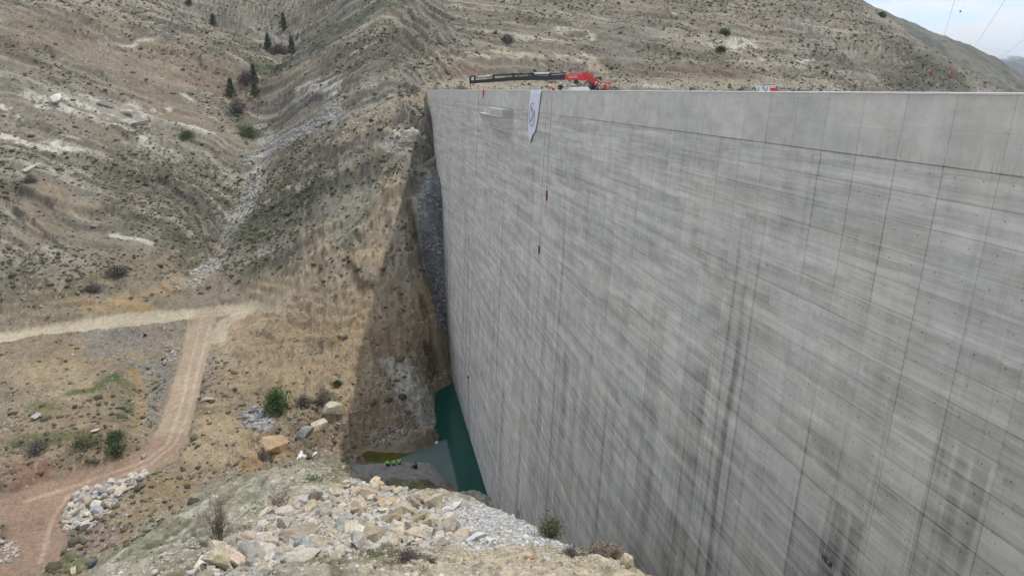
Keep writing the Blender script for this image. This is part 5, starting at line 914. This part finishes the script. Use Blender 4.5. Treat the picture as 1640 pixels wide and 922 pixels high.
def person(loc, rz, pose, top, legs, label, helmet=None, hair=(.02,.015,.012), group=None, stripe=None, scale=1.0):
    """pose: 'stand', 'bend', 'sit', 'crouch'; faces +y before rz"""
    e = empty('person', loc, rz); e.scale = (scale,)*3; tag(e, label, 'person', group)
    if pose == 'stand':
        J = dict(pel=(0,0,.95), wai=(0,.01,1.10), che=(0,.0,1.30), neck=(0,0,1.46), head=(0,.02,1.60), top=(0,.02,1.70),
                 sl=(-.19,0,1.40), el=(-.25,.05,1.13), hl=(-.16,.26,.98), sr=(.19,0,1.40), er=(.26,.02,1.13), hr=(.20,.22,.95),
                 pl=(-.10,0,.90), kl=(-.11,.03,.50), al=(-.12,-.01,.09), tl=(-.12,.14,.04), pr=(.10,0,.90), kr=(.12,.03,.50), ar=(.13,-.01,.09), tr=(.13,.14,.04))
    elif pose == 'bend':
        J = dict(pel=(0,-.05,.92), wai=(0,.05,1.05), che=(0,.22,1.20), neck=(0,.36,1.30), head=(0,.46,1.37), top=(0,.50,1.46),
                 sl=(-.19,.27,1.27), el=(-.22,.38,1.05), hl=(-.12,.56,.95), sr=(.19,.27,1.27), er=(.22,.40,1.05), hr=(.12,.56,.93),
                 pl=(-.10,-.05,.88), kl=(-.11,.05,.48), al=(-.12,-.05,.09), tl=(-.12,.10,.04), pr=(.10,-.05,.88), kr=(.12,.05,.48), ar=(.13,-.02,.09), tr=(.13,.13,.04))
    elif pose == 'sit':
        J = dict(pel=(0,0,.16), wai=(0,.0,.32), che=(0,.05,.52), neck=(0,.10,.67), head=(0,.14,.80), top=(0,.15,.90),
                 sl=(-.19,.05,.60), el=(-.26,.18,.38), hl=(-.10,.38,.36), sr=(.19,.05,.60), er=(.26,.18,.38), hr=(.10,.38,.36),
                 pl=(-.11,.02,.14), kl=(-.16,.42,.44), al=(-.14,.62,.08), tl=(-.14,.76,.05), pr=(.11,.02,.14), kr=(.16,.42,.44), ar=(.14,.62,.08), tr=(.14,.76,.05))
    else:
        J = dict(pel=(0,-.08,.30), wai=(0,-.02,.45), che=(0,.12,.62), neck=(0,.24,.73), head=(0,.33,.82), top=(0,.37,.91),
                 sl=(-.19,.15,.69), el=(-.24,.33,.50), hl=(-.10,.50,.38), sr=(.19,.15,.69), er=(.24,.33,.50), hr=(.10,.50,.38),
                 pl=(-.10,-.06,.28), kl=(-.16,.30,.46), al=(-.13,.10,.09), tl=(-.13,.24,.04), pr=(.10,-.06,.28), kr=(.16,.30,.40), ar=(.13,.05,.09), tr=(.13,.19,.04))
    K = list(J); I = {k: i for i, k in enumerate(K)}; V = [J[k] for k in K]
    E = [('pel','wai'),('wai','che'),('che','neck'),('neck','head'),('head','top'),('che','sl'),('sl','el'),('el','hl'),('che','sr'),('sr','er'),('er','hr'),('pel','pl'),('pl','kl'),('kl','al'),('al','tl'),('pel','pr'),('pr','kr'),('kr','ar'),('ar','tr')]
    R = dict(pel=.13, wai=.12, che=.13, neck=.055, head=.095, top=.07, sl=.065, el=.045, hl=.032, sr=.065, er=.045, hr=.032, pl=.09, kl=.06, al=.042, tl=.035, pr=.09, kr=.06, ar=.042, tr=.035)
    skin_body('body', V, [(I[a], I[b]) for a, b in E], [R[k] for k in K], SKIN, e, 0)
    # hands: palm, four fingers and a thumb closed a little
    for s_, hk, ek in ((-1,'hl','el'), (1,'hr','er')):
        h0 = Vector(J[hk]); d = (h0-Vector(J[ek])).normalized(); sd = d.cross(Vector((0,0,1))).normalized()
        vs = [h0, h0+d*.07]; es = [(0,1)]; rs = [.026, .03]
        for f in range(4):
            b0 = h0+d*.07+sd*(f-1.5)*.02; L = (.062,.074,.070,.055)[f]; k = len(vs)
            vs += [b0, b0+d*L*.55+Vector((0,0,-.006)), b0+d*L*.9+Vector((0,0,-.026))]; es += [(1,k),(k,k+1),(k+1,k+2)]; rs += [.010,.009,.008]
        k = len(vs); vs += [h0+d*.03-sd*s_*.035, h0+d*.075-sd*s_*.05+Vector((0,0,-.012))]; es += [(0,k),(k,k+1)]; rs += [.011,.009]
        skin_body('hand', [tuple(v) for v in vs], es, rs, SKIN, e, 0, 1)
    def cloth(name, keys, eds, add, mat):
        ii = {k: i for i, k in enumerate(keys)}
        def rad(k):
            if k in ('hl','hr'): return R[k]+.008
            return R[k]+add
        V2 = [list(J[k]) for k in keys]
        for k in keys:     # cuffs stop before the hands and the shoes
            if k in ('hl','hr'):
                a = Vector(J[k]); b_ = Vector(J['e'+k[1]]); V2[ii[k]] = tuple(a.lerp(b_, .12))
            if k == 'neck': V2[ii[k]] = tuple(Vector(J['neck']).lerp(Vector(J['che']), .35))
        return skin_body(name, V2, [(ii[a], ii[b_]) for a, b_ in eds], [rad(k) for k in keys], mat, e, 0)
    cloth('jacket', ['pel','wai','che','neck','sl','el','hl','sr','er','hr'], [('pel','wai'),('wai','che'),('che','neck'),('che','sl'),('sl','el'),('el','hl'),('che','sr'),('sr','er'),('er','hr')], .028, top)
    cloth('trousers', ['pel','pl','kl','al','pr','kr','ar'], [('pel','pl'),('pl','kl'),('kl','al'),('pel','pr'),('pr','kr'),('kr','ar')], .020, legs)
    hd = Vector(J['head']); up = (Vector(J['top'])-hd).normalized()
    sh = plain('shoe', (.03,.03,.03), .6)
    for s_ in ('l','r'): skin_body('shoe', [J['a'+s_], J['t'+s_]], [(0,1)], [.055,.048], sh, e, 0, 1)
    # face
    f = Vector((0,1,0)); c = hd+Vector((0,0,.02))
    mball('nose', c+f*.098+Vector((0,0,-.005)), .016, SKIN, e, (1,1.2,1.5)); dark = plain('eye', (.02,.02,.02), .4)
    for q in (-.032, .032): mball('eye', c+f*.088+Vector((q,0,.02)), .011, dark, e)
    for q in (-.098, .098): mball('ear', c+Vector((q,0,0)), .024, SKIN, e, (.4,.8,1.3))
    mball('mouth', c+f*.088+Vector((0,0,-.04)), .016, plain('lip', (.30,.12,.10), .6), e, (1.4,.4,.4))
    mball('hair', c+Vector((0,-.012,.012)), .112, plain('hair', hair, .8), e, (.98,1.0,1.08), cut=.0)
    if helmet:
        hm = plain('helmet', helmet, .35)
        mball('helmet', c+Vector((0,-.005,.035)), .132, hm, e, (.95,1.1,1.05), cut=.0); mball('helmet_brim', c+Vector((0,.10,.045)), .07, hm, e, (1.2,1,.14))
    return e
HIVIS = plain('hivis', (.30,.78,.10), .7, 0, .1); ORG = plain('orange_cloth', (.85,.16,.05), .7, 0, .1); NAVY = plain('navy_cloth', (.025,.03,.06), .8); REDC = plain('red_cloth', (.55,.05,.05), .8); BLK = plain('black_cloth', (.015,.015,.018), .9)
GP = 'people on the grey bench by the water'
for p, rz, ps, a, b_, lb in [((0.6,111.7,-63.61), 1.3, 'crouch', HIVIS, BLK, 'person in bright green vest crouching, leftmost of three by the water'),
                         ((1.5,112.2,-63.8), .3, 'sit', HIVIS, BLK, 'person in bright green vest sitting in the middle of three'),
                         ((2.5,112.7,-64), -.3, 'sit', HIVIS, BLK, 'person in bright green vest sitting at the right of three'),
                         ((5.3,109.9,-63.65), .9, 'sit', BLK, BLK, 'person in black clothes sitting apart on the grey bench')]:
    person((p[0], p[1], gz(p[0], p[1])-.02), rz, ps, a, b_, lb, group=GP, scale=1.35)
p = (-54.4,172.1,-57.21); person((p[0], p[1], gz(p[0], p[1])), 2.2, 'crouch', plain('plum_cloth', (.07,.045,.07), .8), BLK, 'person in dark clothes crouching on the mauve slope below the road', scale=1.1)
ROADZ = -.95
p = (23.69,90.00,0.23); person((p[0], p[1], ROADZ), 1.0, 'bend', ORG, NAVY, 'worker in orange vest and white helmet bending forward on the crest', helmet=(.8,.8,.78))
p = (24.54,89.50,0.38); person((p[0], p[1], ROADZ), 2.8, 'stand', NAVY, NAVY, 'worker in navy jacket and white helmet standing upright on the crest', helmet=(.8,.8,.78))

# ------------------------------------------------------------------ loader crane on the crest
RED = plain('red_paint', (.55,.030,.028), .35, 0, .08, 2); BLKP = plain('black_paint', (.018,.02,.024), .4); STEEL = plain('bright_steel', (.62,.63,.65), .3, .6); WHP = plain('white_paint', (.75,.76,.77), .45, 0, .05); RUB = plain('rubber', (.02,.02,.02), .9)
def plate(name, pts, y0, th, mat, parent, bev=.03):
    """outline in the x-z plane given by world points, with thickness th along y about y0"""
    n = len(pts); bm = bmesh.new(); f = [bm.verts.new((p[0], y0-th/2, p[2])) for p in pts]; bm.faces.new(f)
    r = bmesh.ops.extrude_face_region(bm, geom=list(bm.faces)); bmesh.ops.translate(bm, verts=[v for v in r['geom'] if isinstance(v, bmesh.types.BMVert)], vec=(0, th, 0))
    bmesh.ops.recalc_face_normals(bm, faces=bm.faces)
    if bev: bmesh.ops.bevel(bm, geom=list(bm.edges), offset=bev, segments=2, affect='EDGES', clamp_overlap=True)
    me = bpy.data.meshes.new(name); bm.to_mesh(me); bm.free(); return link(name, me, mat, parent)
def box(name, c, s_, mat, parent, bev=.02):
    bm = bmesh.new(); bmesh.ops.create_cube(bm, size=1)
    for v in bm.verts: v.co = Vector((v.co.x*s_[0]+c[0], v.co.y*s_[1]+c[1], v.co.z*s_[2]+c[2]))
    if bev: bmesh.ops.bevel(bm, geom=list(bm.edges), offset=bev, segments=2, affect='EDGES', clamp_overlap=True)
    me = bpy.data.meshes.new(name); bm.to_mesh(me); bm.free(); return link(name, me, mat, parent)
YC = 84.0
crane = empty('crane_truck', (0,0,0)); tag(crane, 'white truck with a red loader crane, long black boom stretched over the dam crest', 'crane truck')
# telescopic boom: nested sections from the red arm to the tip
tipz = [((12.10,84.00,0.59), (12.10,84.00,0.94)), ((14.86,84.00,0.80), (14.87,84.00,1.18)), ((17.25,84.00,0.97), (17.25,84.00,1.38)), ((19.58,84.00,1.02), (19.58,84.00,1.47)), ((21.64,84.00,1.03), (21.63,84.00,1.55)), ((23.56,84.00,1.06), (23.55,84.00,1.69))]
for i in range(5):
    a0, a1 = tipz[i]; b0, b1 = tipz[i+1]; g = .03*i
    plate('boom_section', [a0, b0, (b0[0]+.3, 0, b0[2]), (b1[0]+.3, 0, b1[2]), b1, (a1[0], 0, a1[2])], YC, .26+g*1.6, BLKP, crane, .02)
    # extension cylinder above each section, with its bracket
    if i < 4:
        h0 = .50 if i == 0 else .42; zt0 = a1[2]+h0; zt1 = b1[2]+.36-.03*i
        tubes('extension_cylinder', [((a1[0]+(.75 if i == 0 else .1), YC, a1[2]+.40-.05*i), (b1[0], YC, b1[2]+.34-.05*i), .075, .075), ((a1[0]+(.75 if i == 0 else .1), YC-.02, a1[2]+.47-.05*i), (b1[0], YC-.02, b1[2]+.41-.05*i), .045, .045)], STEEL if i in (0, 3) else BLKP, crane, 10)
        plate('bracket', [(b1[0]-.12, 0, b1[2]-.02), (b1[0]+.10, 0, b1[2]-.02), (b1[0]+.16, 0, b1[2]+.44-.05*i), (b1[0]-.02, 0, b1[2]+.50-.05*i)], YC, .34, BLKP, crane, .02)
t0 = (12.15,84.00,1.32); t1 = (12.13,84.00,0.35)
plate('boom_head', [(12.06,84.00,0.63), (12.07,84.00,1.45), (12.59,84.00,1.52), (12.80,84.00,1.40), (12.72,84.00,0.70)], YC, .36, BLKP, crane, .02)
plate('head_plate', [(12.25,84.00,0.98), (12.25,84.00,1.32), (12.55,84.00,1.37), (12.54,84.00,0.98)], YC-.19, .03, STEEL, crane, 0)
tubes('load_hook', [((12.10,84.00,0.63), (12.14,84.00,0.35), .06, .06), ((12.14,84.00,0.35), (12.24,84.00,0.24), .06, .03)], BLKP, crane, 8)
plate('upper_link', [(19.58,84.00,1.59), (23.69,84.00,1.94), (23.70,84.00,1.82), (19.58,84.00,1.46)], YC, .2, BLKP, crane, .01)
plate('reflective_strip', [(19.73,84.00,1.90), (21.63,84.00,1.91), (21.63,84.00,1.76), (19.73,84.00,1.77)], YC-.12, .05, WHP, crane, 0)
arm = plate('outer_arm', [(23.33,84.00,1.06), (23.47,84.00,1.61), (23.70,84.00,1.77), (25.71,84.00,1.85), (26.25,84.00,1.97), (26.73,84.00,1.62), (26.35,84.00,1.15), (25.81,84.00,0.94), (25.03,84.00,1.08)], YC, .55, RED, crane, .05)
plate('arm_highlight', [(23.55,84.00,1.63), (25.56,84.00,1.75), (25.56,84.00,1.68), (23.55,84.00,1.55)], YC-.285, .02, plain('highlight_red', (.72,.22,.20), .4), arm, 0)  # highlight along the arm put in as a paler red strip
x0 = (23.90,84.00,1.28); x1 = (24.98,84.00,1.42)
rl = random.Random(2)
for k in range(8):    # worn white lettering, too small to read
    t = k/8; xx = x0[0]+(x1[0]-x0[0])*t; zz = x0[2]+(x1[2]-x0[2])*t*.3
    w_ = (x1[0]-x0[0])/8*.62; hgt = .19
    segs = [((xx, YC-.285, zz), (xx, YC-.285, zz+hgt), .014, .014)]
    for q in range(3):
        if rl.random() < .7: segs.append(((xx, YC-.285, zz+hgt*q/2), (xx+w_, YC-.285, zz+hgt*q/2), .013, .013))
    if rl.random() < .6: segs.append(((xx+w_, YC-.285, zz), (xx+w_, YC-.285, zz+hgt), .014, .014))
    tubes('letter', segs, WHP, arm, 4)
plate('knuckle', [(25.71,84.00,1.90), (26.25,84.00,2.00), (26.81,84.00,1.51), (26.51,84.00,1.23), (25.80,84.00,1.37)], YC, .8, RED, crane, .06)
plate('main_arm', [(26.18,84.00,1.58), (26.73,84.00,1.51), (27.45,84.00,1.19), (27.69,84.00,0.98), (27.62,84.00,0.65), (27.08,84.00,0.29), (26.52,84.00,0.65)], YC, .6, RED, crane, .06)
tubes('lift_cylinder', [((26.00,83.60,0.93), (27.11,83.60,0.47), .07, .07)], BLKP, crane, 10)
tubes('chrome_rod', [((27.33,83.50,0.86), (27.08,83.50,0.40), .055, .055)], STEEL, crane, 10)
bm = bmesh.new(); bmesh.ops.create_cone(bm, cap_ends=True, segments=24, radius1=.27, radius2=.27, depth=.4)
me = bpy.data.meshes.new('hose_reel'); bm.to_mesh(me); bm.free(); o = link('hose_reel', me, BLKP, crane, (24.92,84.00,0.83)); o.rotation_euler = (R_(90),0,0)
c0 = (26.62,84.00,0.07); c1 = (27.23,84.00,0.51)
plate('column', [(c0[0]-.25, 0, ROADZ+.9), (c0[0]+.15, 0, ROADZ+.9), (26.73,84.00,0.43), (26.45,84.00,0.43)], YC, .35, BLKP, crane, .03)
plate('column', [(c1[0]-.35, 0, ROADZ+.9), (c1[0]+.45, 0, ROADZ+.9), (27.38,84.00,0.72), (26.91,84.00,0.72)], YC+.1, .5, BLKP, crane, .03)
# truck beneath, standing along the crest road
tx = c1[0]
box('chassis', (tx-.1, YC+2.6, ROADZ+.72), (.9, 9.2, .26), BLKP, crane, .03)
for yy in (YC-.9, YC+1.3, YC+5.6):
    for sx in (-1.0, .85):
        bm = bmesh.new(); bmesh.ops.create_cone(bm, cap_ends=True, segments=28, radius1=.5, radius2=.5, depth=.32); bmesh.ops.bevel(bm, geom=[e_ for e_ in bm.edges if len(e_.link_faces) == 2 and e_.calc_face_angle() > 1], offset=.05, segments=2, affect='EDGES')
        me = bpy.data.meshes.new('wheel'); bm.to_mesh(me); bm.free(); o = link('wheel', me, RUB, crane, (tx+sx, yy, ROADZ+.5)); o.rotation_euler = (0, R_(90), 0)
box('flatbed', (tx-.1, YC+3.9, ROADZ+.96), (2.3, 5.2, .16), STEEL, crane, .02)
# cab roof: the low white rounded shape left of the column
q0 = (23.97,84.00,0.00); q1 = (26.23,84.00,0.00)
box('cab', ((q0[0]+q1[0])/2-.0, YC-.6, ROADZ+.62), (q1[0]-q0[0], 1.9, 1.15), WHP, crane, .14)
box('windscreen', ((q0[0]+q1[0])/2, YC-1.56, ROADZ+.45), (q1[0]-q0[0]-.3, .03, .4), plain('dark_glass', (.02,.025,.03), .1), crane, .01)
# operator cage
g0 = (28.01,84.00,0.81); g1 = (28.96,84.00,0.81); gb = (28.04,84.00,-0.07)
bars = []
for yy in (YC-.9, YC-.1):
    for xx in (g0[0], (g0[0]+g1[0])/2-.05, g1[0]): bars.append(((xx, yy, ROADZ+.15), (xx, yy, g0[2]), .035, .035))
    for zz in (g0[2], g0[2]-.45): bars.append(((g0[0], yy, zz), (g1[0], yy, zz), .04, .04))
for xx in (g0[0], g1[0]):
    for zz in (g0[2], ROADZ+.2): bars.append(((xx, YC-.9, zz), (xx, YC-.1, zz), .035, .035))
tubes('operator_cage', bars, RED, crane, 8)
box('cage_floor', ((g0[0]+g1[0])/2, YC-.5, ROADZ+.12), (g1[0]-g0[0], .8, .05), BLKP, crane, .01)
# dull grey curved tarpaulin hood beside the cage
hood = []; 
cc = ((27.96,84.00,0.00)); V = []; F = []
for i in range(9):
    an = math.pi/2*i/8
    for yy in (YC-.7, YC+.3): V.append((cc[0]-.02-math.cos(an)*.78, yy, ROADZ+.3+math.sin(an)*1.35))
for i in range(8): F.append((2*i, 2*i+1, 2*i+3, 2*i+2))
me = bpy.data.meshes.new('grey_hood'); me.from_pydata(V, [], F); me.update(); o = link('grey_hood', me, plain('grey_plastic', (.42,.40,.40), .5), crane); md = o.modifiers.new('t', 'SOLIDIFY'); md.thickness = .02
tubes('hood_hoop', [((cc[0]-.02-math.cos(math.pi/2*i/8)*(.80-j*.3), YC-.72, ROADZ+.3+math.sin(math.pi/2*i/8)*1.37), (cc[0]-.02-math.cos(math.pi/2*(i+1)/8)*(.80-j*.3), YC-.72, ROADZ+.3+math.sin(math.pi/2*(i+1)/8)*1.37), .03, .03) for j in (0, 1) for i in range(8)], BLKP, crane, 6)
p = (28.51,84.00,0.22); person((p[0], YC-.5, ROADZ+.14), 2.6, 'bend', ORG, NAVY, 'operator in orange clothing inside the red crane cage', scale=.86)

# ------------------------------------------------------------------ banner, sign and hanging things
def cloth_strip(name, L, R__, mat, parent, fold=.05):
    """L, R__: matching lists of world points down the two edges"""
    n = len(L); m_ = 12; V = []; F = []
    for i in range(n):
        for j in range(m_+1):
            t = j/m_; p = Vector(L[i]).lerp(Vector(R__[i]), t); p.x -= .07+fold*(1+math.sin(t*9+i*.5))*min(1, .3+i*.25); V.append(tuple(p))
    for i in range(n-1):
        for j in range(m_): a = i*(m_+1)+j; F.append((a, a+1, a+m_+2, a+m_+1))
    me = bpy.data.meshes.new(name); me.from_pydata(V, [], F); me.update(); me.polygons.foreach_set('use_smooth', [True]*len(F)); o = link(name, me, mat, parent); md = o.modifiers.new('t', 'SOLIDIFY'); md.thickness = .012; return o
def face(px_, z): return None
def on_face(y, z, off=.0): return (20+BAT*min(z, -.12)-off-.04, y, z)
ban = empty('banner', (20, 83.5, ZT)); 
tag(ban, 'long white cloth banner with a round emblem hanging down the dam face', 'banner')
ban.location = (0,0,0)
edge = [(86.2,80.9,-.08),(86.25,80.95,-.6),(86.3,81.2,-1.3),(86.35,81.45,-2.0),(86.4,81.75,-2.8),(86.45,82.0,-3.5),(86.5,82.3,-4.2),(86.45,82.8,-4.9),(86.35,83.8,-5.25),(86.1,84.2,-5.7),(85.6,84.7,-6.3)]
WHC = plain('white_cloth', (.78,.80,.88), .85, 0, .04)
cl = cloth_strip('cloth', [on_face(a, z) for a, b_, z in edge], [on_face(b_, z) for a, b_, z in edge], WHC, ban)
box('hem_bar', (19.98, 83.55, -.07), (.12, 5.5, .06), STEEL, ban, .01)
# emblem: ring with a double curved stroke inside, thin dark lines on the cloth
INK = plain('ink', (.05,.06,.08), .8)
def emblem_pt(u, v):   # u across (-1..1), v down (-1..1) around the ring's centre
    y = 84.15-u*1.35; z = -2.95-v*1.35; return (20+BAT*z-.30, y, z)
ring = [emblem_pt(math.cos(a)*1.0, math.sin(a)) for a in [2*math.pi*i/40 for i in range(41)]]
sg = [(ring[i], ring[i+1],   .028, .028) for i in range(40) if not 33 <= i <= 36]
for off in (-.16, .16):
    c_ = [emblem_pt(off+.38*math.sin(t*5.2-1.0), -.62+1.24*t) for t in [i/16 for i in range(17)]]
    sg += [(c_[i], c_[i+1],   .028, .028) for i in range(16)]
em = tubes('emblem', sg, INK, cl, 6)
sign = empty('sign_stand', (24.63,41.50,0.00)); sg0 = sign.location.copy(); sign.location = (0,0,0)
tag(sign, 'low white stand with slanting black strokes and a red panel on the crest', 'sign stand')
Ys = 41.5
plate('top_rail', [(23.88,41.50,0.22), (25.42,41.50,0.23), (25.43,41.50,0.18), (23.88,41.50,0.18)], Ys, .05, STEEL, sign, 0)
for pts_ in ([(23.92,41.50,0.19), (24.35,41.50,0.19), (24.41,41.50,-0.15), (24.21,41.50,-0.15)], [(24.40,41.50,0.15), (24.50,41.50,0.15), (24.73,41.50,-0.15), (24.42,41.50,-0.15)], [(24.50,41.50,0.19), (24.91,41.50,0.19), (24.97,41.50,-0.15), (24.77,41.50,-0.15)], [(24.91,41.50,0.14), (24.94,41.50,0.17), (24.99,41.50,-0.15), (24.96,41.50,-0.15)]):
    plate('white_panel', [pts_[0], pts_[1], pts_[2], pts_[3]], Ys, .05, WHP, sign, 0)
for a_, b_ in (((24.14,41.40,0.15), (24.17,41.40,-0.13)), ((24.41,41.40,0.15), (24.64,41.40,-0.13)), ((24.74,41.40,0.14), (24.71,41.40,-0.13))): tubes('black_stroke', [(a_, b_, .022, .022)], BLKP, sign, 4)
plate('red_panel', [(24.98,41.50,0.09), (25.35,41.50,0.09), (25.38,41.50,-0.16), (25.04,41.50,-0.16)], Ys, .05, plain('red_board', (.66,.02,.04), .5), sign, 0)
plate('white_strip', [(24.97,41.50,0.14), (25.34,41.50,0.14), (25.35,41.50,0.09), (24.98,41.50,0.09)], Ys, .05, WHP, sign, 0)
for x_ in ((23.97,41.60,0.19), (25.47,41.60,0.19)): tubes('post', [((x_[0], Ys+.03, ROADZ), (x_[0], Ys+.03, x_[2]), .025, .025)], BLKP, sign, 8)
# red streamer near the far end
o = cloth_strip('streamer', [on_face(122.6, -.05), on_face(122.5, -.6), on_face(122.35, -1.5)], [on_face(121.3, -.05), on_face(121.6, -.6), on_face(122.2, -1.5)], plain('red_banner', (.62,.02,.02), .7), None, .02)
tag(o, 'short red pennant hanging over the far part of the crest', 'pennant')
DKR = plain('dark_red_plate', (.16,.03,.035), .6); DKP = plain('dark_plate', (.10,.075,.085), .6)
for nm, y, z0, z1, mt, lb in (('hanging_tag', 75.9, -10.9, -12.0, DKR, 'dark red tag hanging on a thin line in the middle of the wall'), ('hanging_tag', 78.0, -17.6, -18.6, DKP, 'greyish brown tag hanging lower on the wall, left of the dark red one')):
    e = empty(nm, (0,0,0)); tag(e, lb, 'tag'); x = 20+BAT*z0-.12
    box('tag_plate', (x, y, (z0+z1)/2), (.06, .42, z0-z1), mt, e, .02)
    tubes('line', [((19.9, y, -.15), (x, y, z0), .012, .012), ((x, y, z1), (x-.05, y, z1-1.4), .01, .01)], INK, e, 5)
e = empty('hanging_rope', (0,0,0)); tag(e, 'long thin red rope hanging from a dark weight down to the water', 'rope')
tubes('red_rope', [((16.98, 126.6, -54.6), (16.93, 126.6, -66.98), .05, .05)], plain('rope_red', (.55,.03,.05), .7), e, 6)
tubes('dark_line', [((19.8, 126.6, -.15), (17.35, 126.6, -50), .018, .018), ((17.35, 126.6, -50), (16.98, 126.6, -54.2), .018, .018)], INK, e, 5)
mball('weight', (16.95, 126.6, -54.4), .17, BLKP, e, (1,1,1.8))
# bucket
p = (4.5,39.2,-25.8); e = empty('bucket', (p[0], p[1], gz(p[0], p[1])+.13)); e.rotation_euler = (R_(75), .2, R_(50)); tag(e, 'yellow bucket lying on its side on the pale rock', 'bucket')
bm = bmesh.new(); bmesh.ops.create_cone(bm, cap_ends=True, segments=24, radius1=.11, radius2=.14, depth=.30)
bmesh.ops.delete(bm, geom=[f for f in bm.faces if f.normal.z > .9], context='FACES'); me = bpy.data.meshes.new('bucket_body'); bm.to_mesh(me); bm.free()
o = link('bucket_body', me, plain('yellow_plastic', (.72,.55,.06), .5), e); md = o.modifiers.new('t', 'SOLIDIFY'); md.thickness = .008
tubes('handle', [((math.cos(a)*.14, 0, .14+math.sin(a)*.13), (math.cos(a+.4)*.14, 0, .14+math.sin(a+.4)*.13), .006, .006) for a in [i*.4 for i in range(8)]], STEEL, e, 5)
# white sheets and float
for i, (pts_, lb) in enumerate([([(-15.6,117.5,-63.94), (-14.8,119.8,-64.13), (-13.8,120,-64.23), (-14.2,118.1,-64.19)], 'white plastic sheet on the ground near the orange rock, left of two'), ([(-13.6,119,-64.32), (-13.5,120,-64.26), (-12,119.9,-64.42), (-12.2,119.1,-64.44)], 'white plastic sheet on the ground near the orange rock, right of two')]):
    V = []; N_ = 10
    A_, B_, C_, D_ = [Vector((q[0], q[1], 0)) for q in pts_]
    for u in range(N_+1):
        for v in range(N_+1):
            q = A_.lerp(B_, u/N_).lerp(D_.lerp(C_, u/N_), v/N_); V.append((q.x, q.y, gz(q.x, q.y)+.10+.05*mnoise.noise(q*1.3)))
    F = [(u*(N_+1)+v, u*(N_+1)+v+1, (u+1)*(N_+1)+v+1, (u+1)*(N_+1)+v) for u in range(N_) for v in range(N_)]
    me = bpy.data.meshes.new('plastic_sheet'); me.from_pydata(V, [], F); me.update(); o = link('plastic_sheet', me, plain('white_plastic', (.8,.8,.8), .5)); md = o.modifiers.new('t', 'SOLIDIFY'); md.thickness = .02; md.offset = 1
    tag(o, lb, 'plastic sheet')
zp_ = (9.2,124.9,-66.52)
e = empty('float', (10.2, 124.6, -66.95)); tag(e, 'white float lying on the water at the corner of the bank', 'float')
mball('float_body', (0,0,.1), .36, WHP, e, (1.1,.9,.8)); tubes('eyelet', [((.30,0,.25),(.45,0,.35),.03,.03),((.45,0,.35),(.5,0,.2),.03,.03)], STEEL, e, 6)

# ------------------------------------------------------------------ pylon and overhead wires
pyl = empty('pylon', (0,0,0)); tag(pyl, 'lattice pylon with two red tipped horns on the right hillside', 'pylon')
A1 = (307.36,350.00,9.95); A2 = (321.33,350.00,10.35); B1 = (309.03,350.00,5.33); B2 = (321.52,350.00,5.36); W = (316.55,350.00,-2.35); base_z = gz(W[0], W[1])-1
Wv = Vector(W); segs = []; GALV = plain('galvanised', (.38,.38,.37), .6, .3); REDW = plain('signal_red', (.62,.13,.08), .6)
def lattice(a, b, w0, w1, n, rad=.09):
    a = Vector(a); b = Vector(b); out = []; P_ = []
    for i in range(n+1):
        t = i/n; c = a.lerp(b, t); w = w0+(w1-w0)*t; P_.append([c+Vector((sx*w, sy*w, 0)) for sx, sy in ((-1,-1),(1,-1),(1,1),(-1,1))])
    for i in range(n):
        for k in range(4): out += [(P_[i][k], P_[i+1][k], rad, rad), (P_[i][k], P_[i+1][(k+1) % 4], rad*.55, rad*.55), (P_[i][k], P_[i][(k+1) % 4], rad*.55, rad*.55)]
    return out
tubes('tower_body', lattice((W[0], W[1], base_z), W, 2.6, .8, 6, .1)+lattice(W, B1, .6, .5, 6, .09)+lattice(W, B2, .6, .5, 6, .09), GALV, pyl, 4)
tubes('crossbeam', lattice((B1[0]-3.5, B1[1], B1[2]-1.2), (B2[0]+3.5, B2[1], B2[2]-1.2), .3, .3, 10, .08), GALV, pyl, 4)
for a_, b_ in ((B1, A1), (B2, A2)): tubes('horn', lattice(b_, a_, .55, .2, 4, .09), REDW, pyl, 4)
def wire(a, b, sag, label, n=30, rad=.05, ball=None):
    a = Vector(a); b = Vector(b); P_ = [a.lerp(b, i/n)-Vector((0,0,sag*4*(i/n)*(1-i/n))) for i in range(n+1)]
    e = empty('power_line', (0,0,0)); tag(e, label, 'power line')
    tubes('wire', [(P_[i], P_[i+1], rad, rad) for i in range(n)], INK, e, 5)
    if ball is not None: mball('marker_ball', P_[int(n*ball)], 1.0, plain('marker', (.12,.04,.04), .6), e)
wire((846.80,950.00,73.98), (303.04,330.00,81.36), 3, 'overhead wire steeply crossing the sky, leftmost of three', rad=.11)
wire((898.49,950.00,55.16), (348.79,330.00,83.30), 3, 'overhead wire crossing the sky, middle of three', rad=.11)
wire((953.75,950.00,46.69), (395.54,330.00,70.43), 3, 'overhead wire crossing the sky, rightmost of three', rad=.11)
e = wire((859.67,950.00,68.89), (466.47,500.00,99.47), 0, 'faint overhead wire carrying a dark marker ball', rad=.03, ball=.5)
# small hut-like white rock and concrete block on the crest bench beyond
p = (114.4,272.5,0.49)
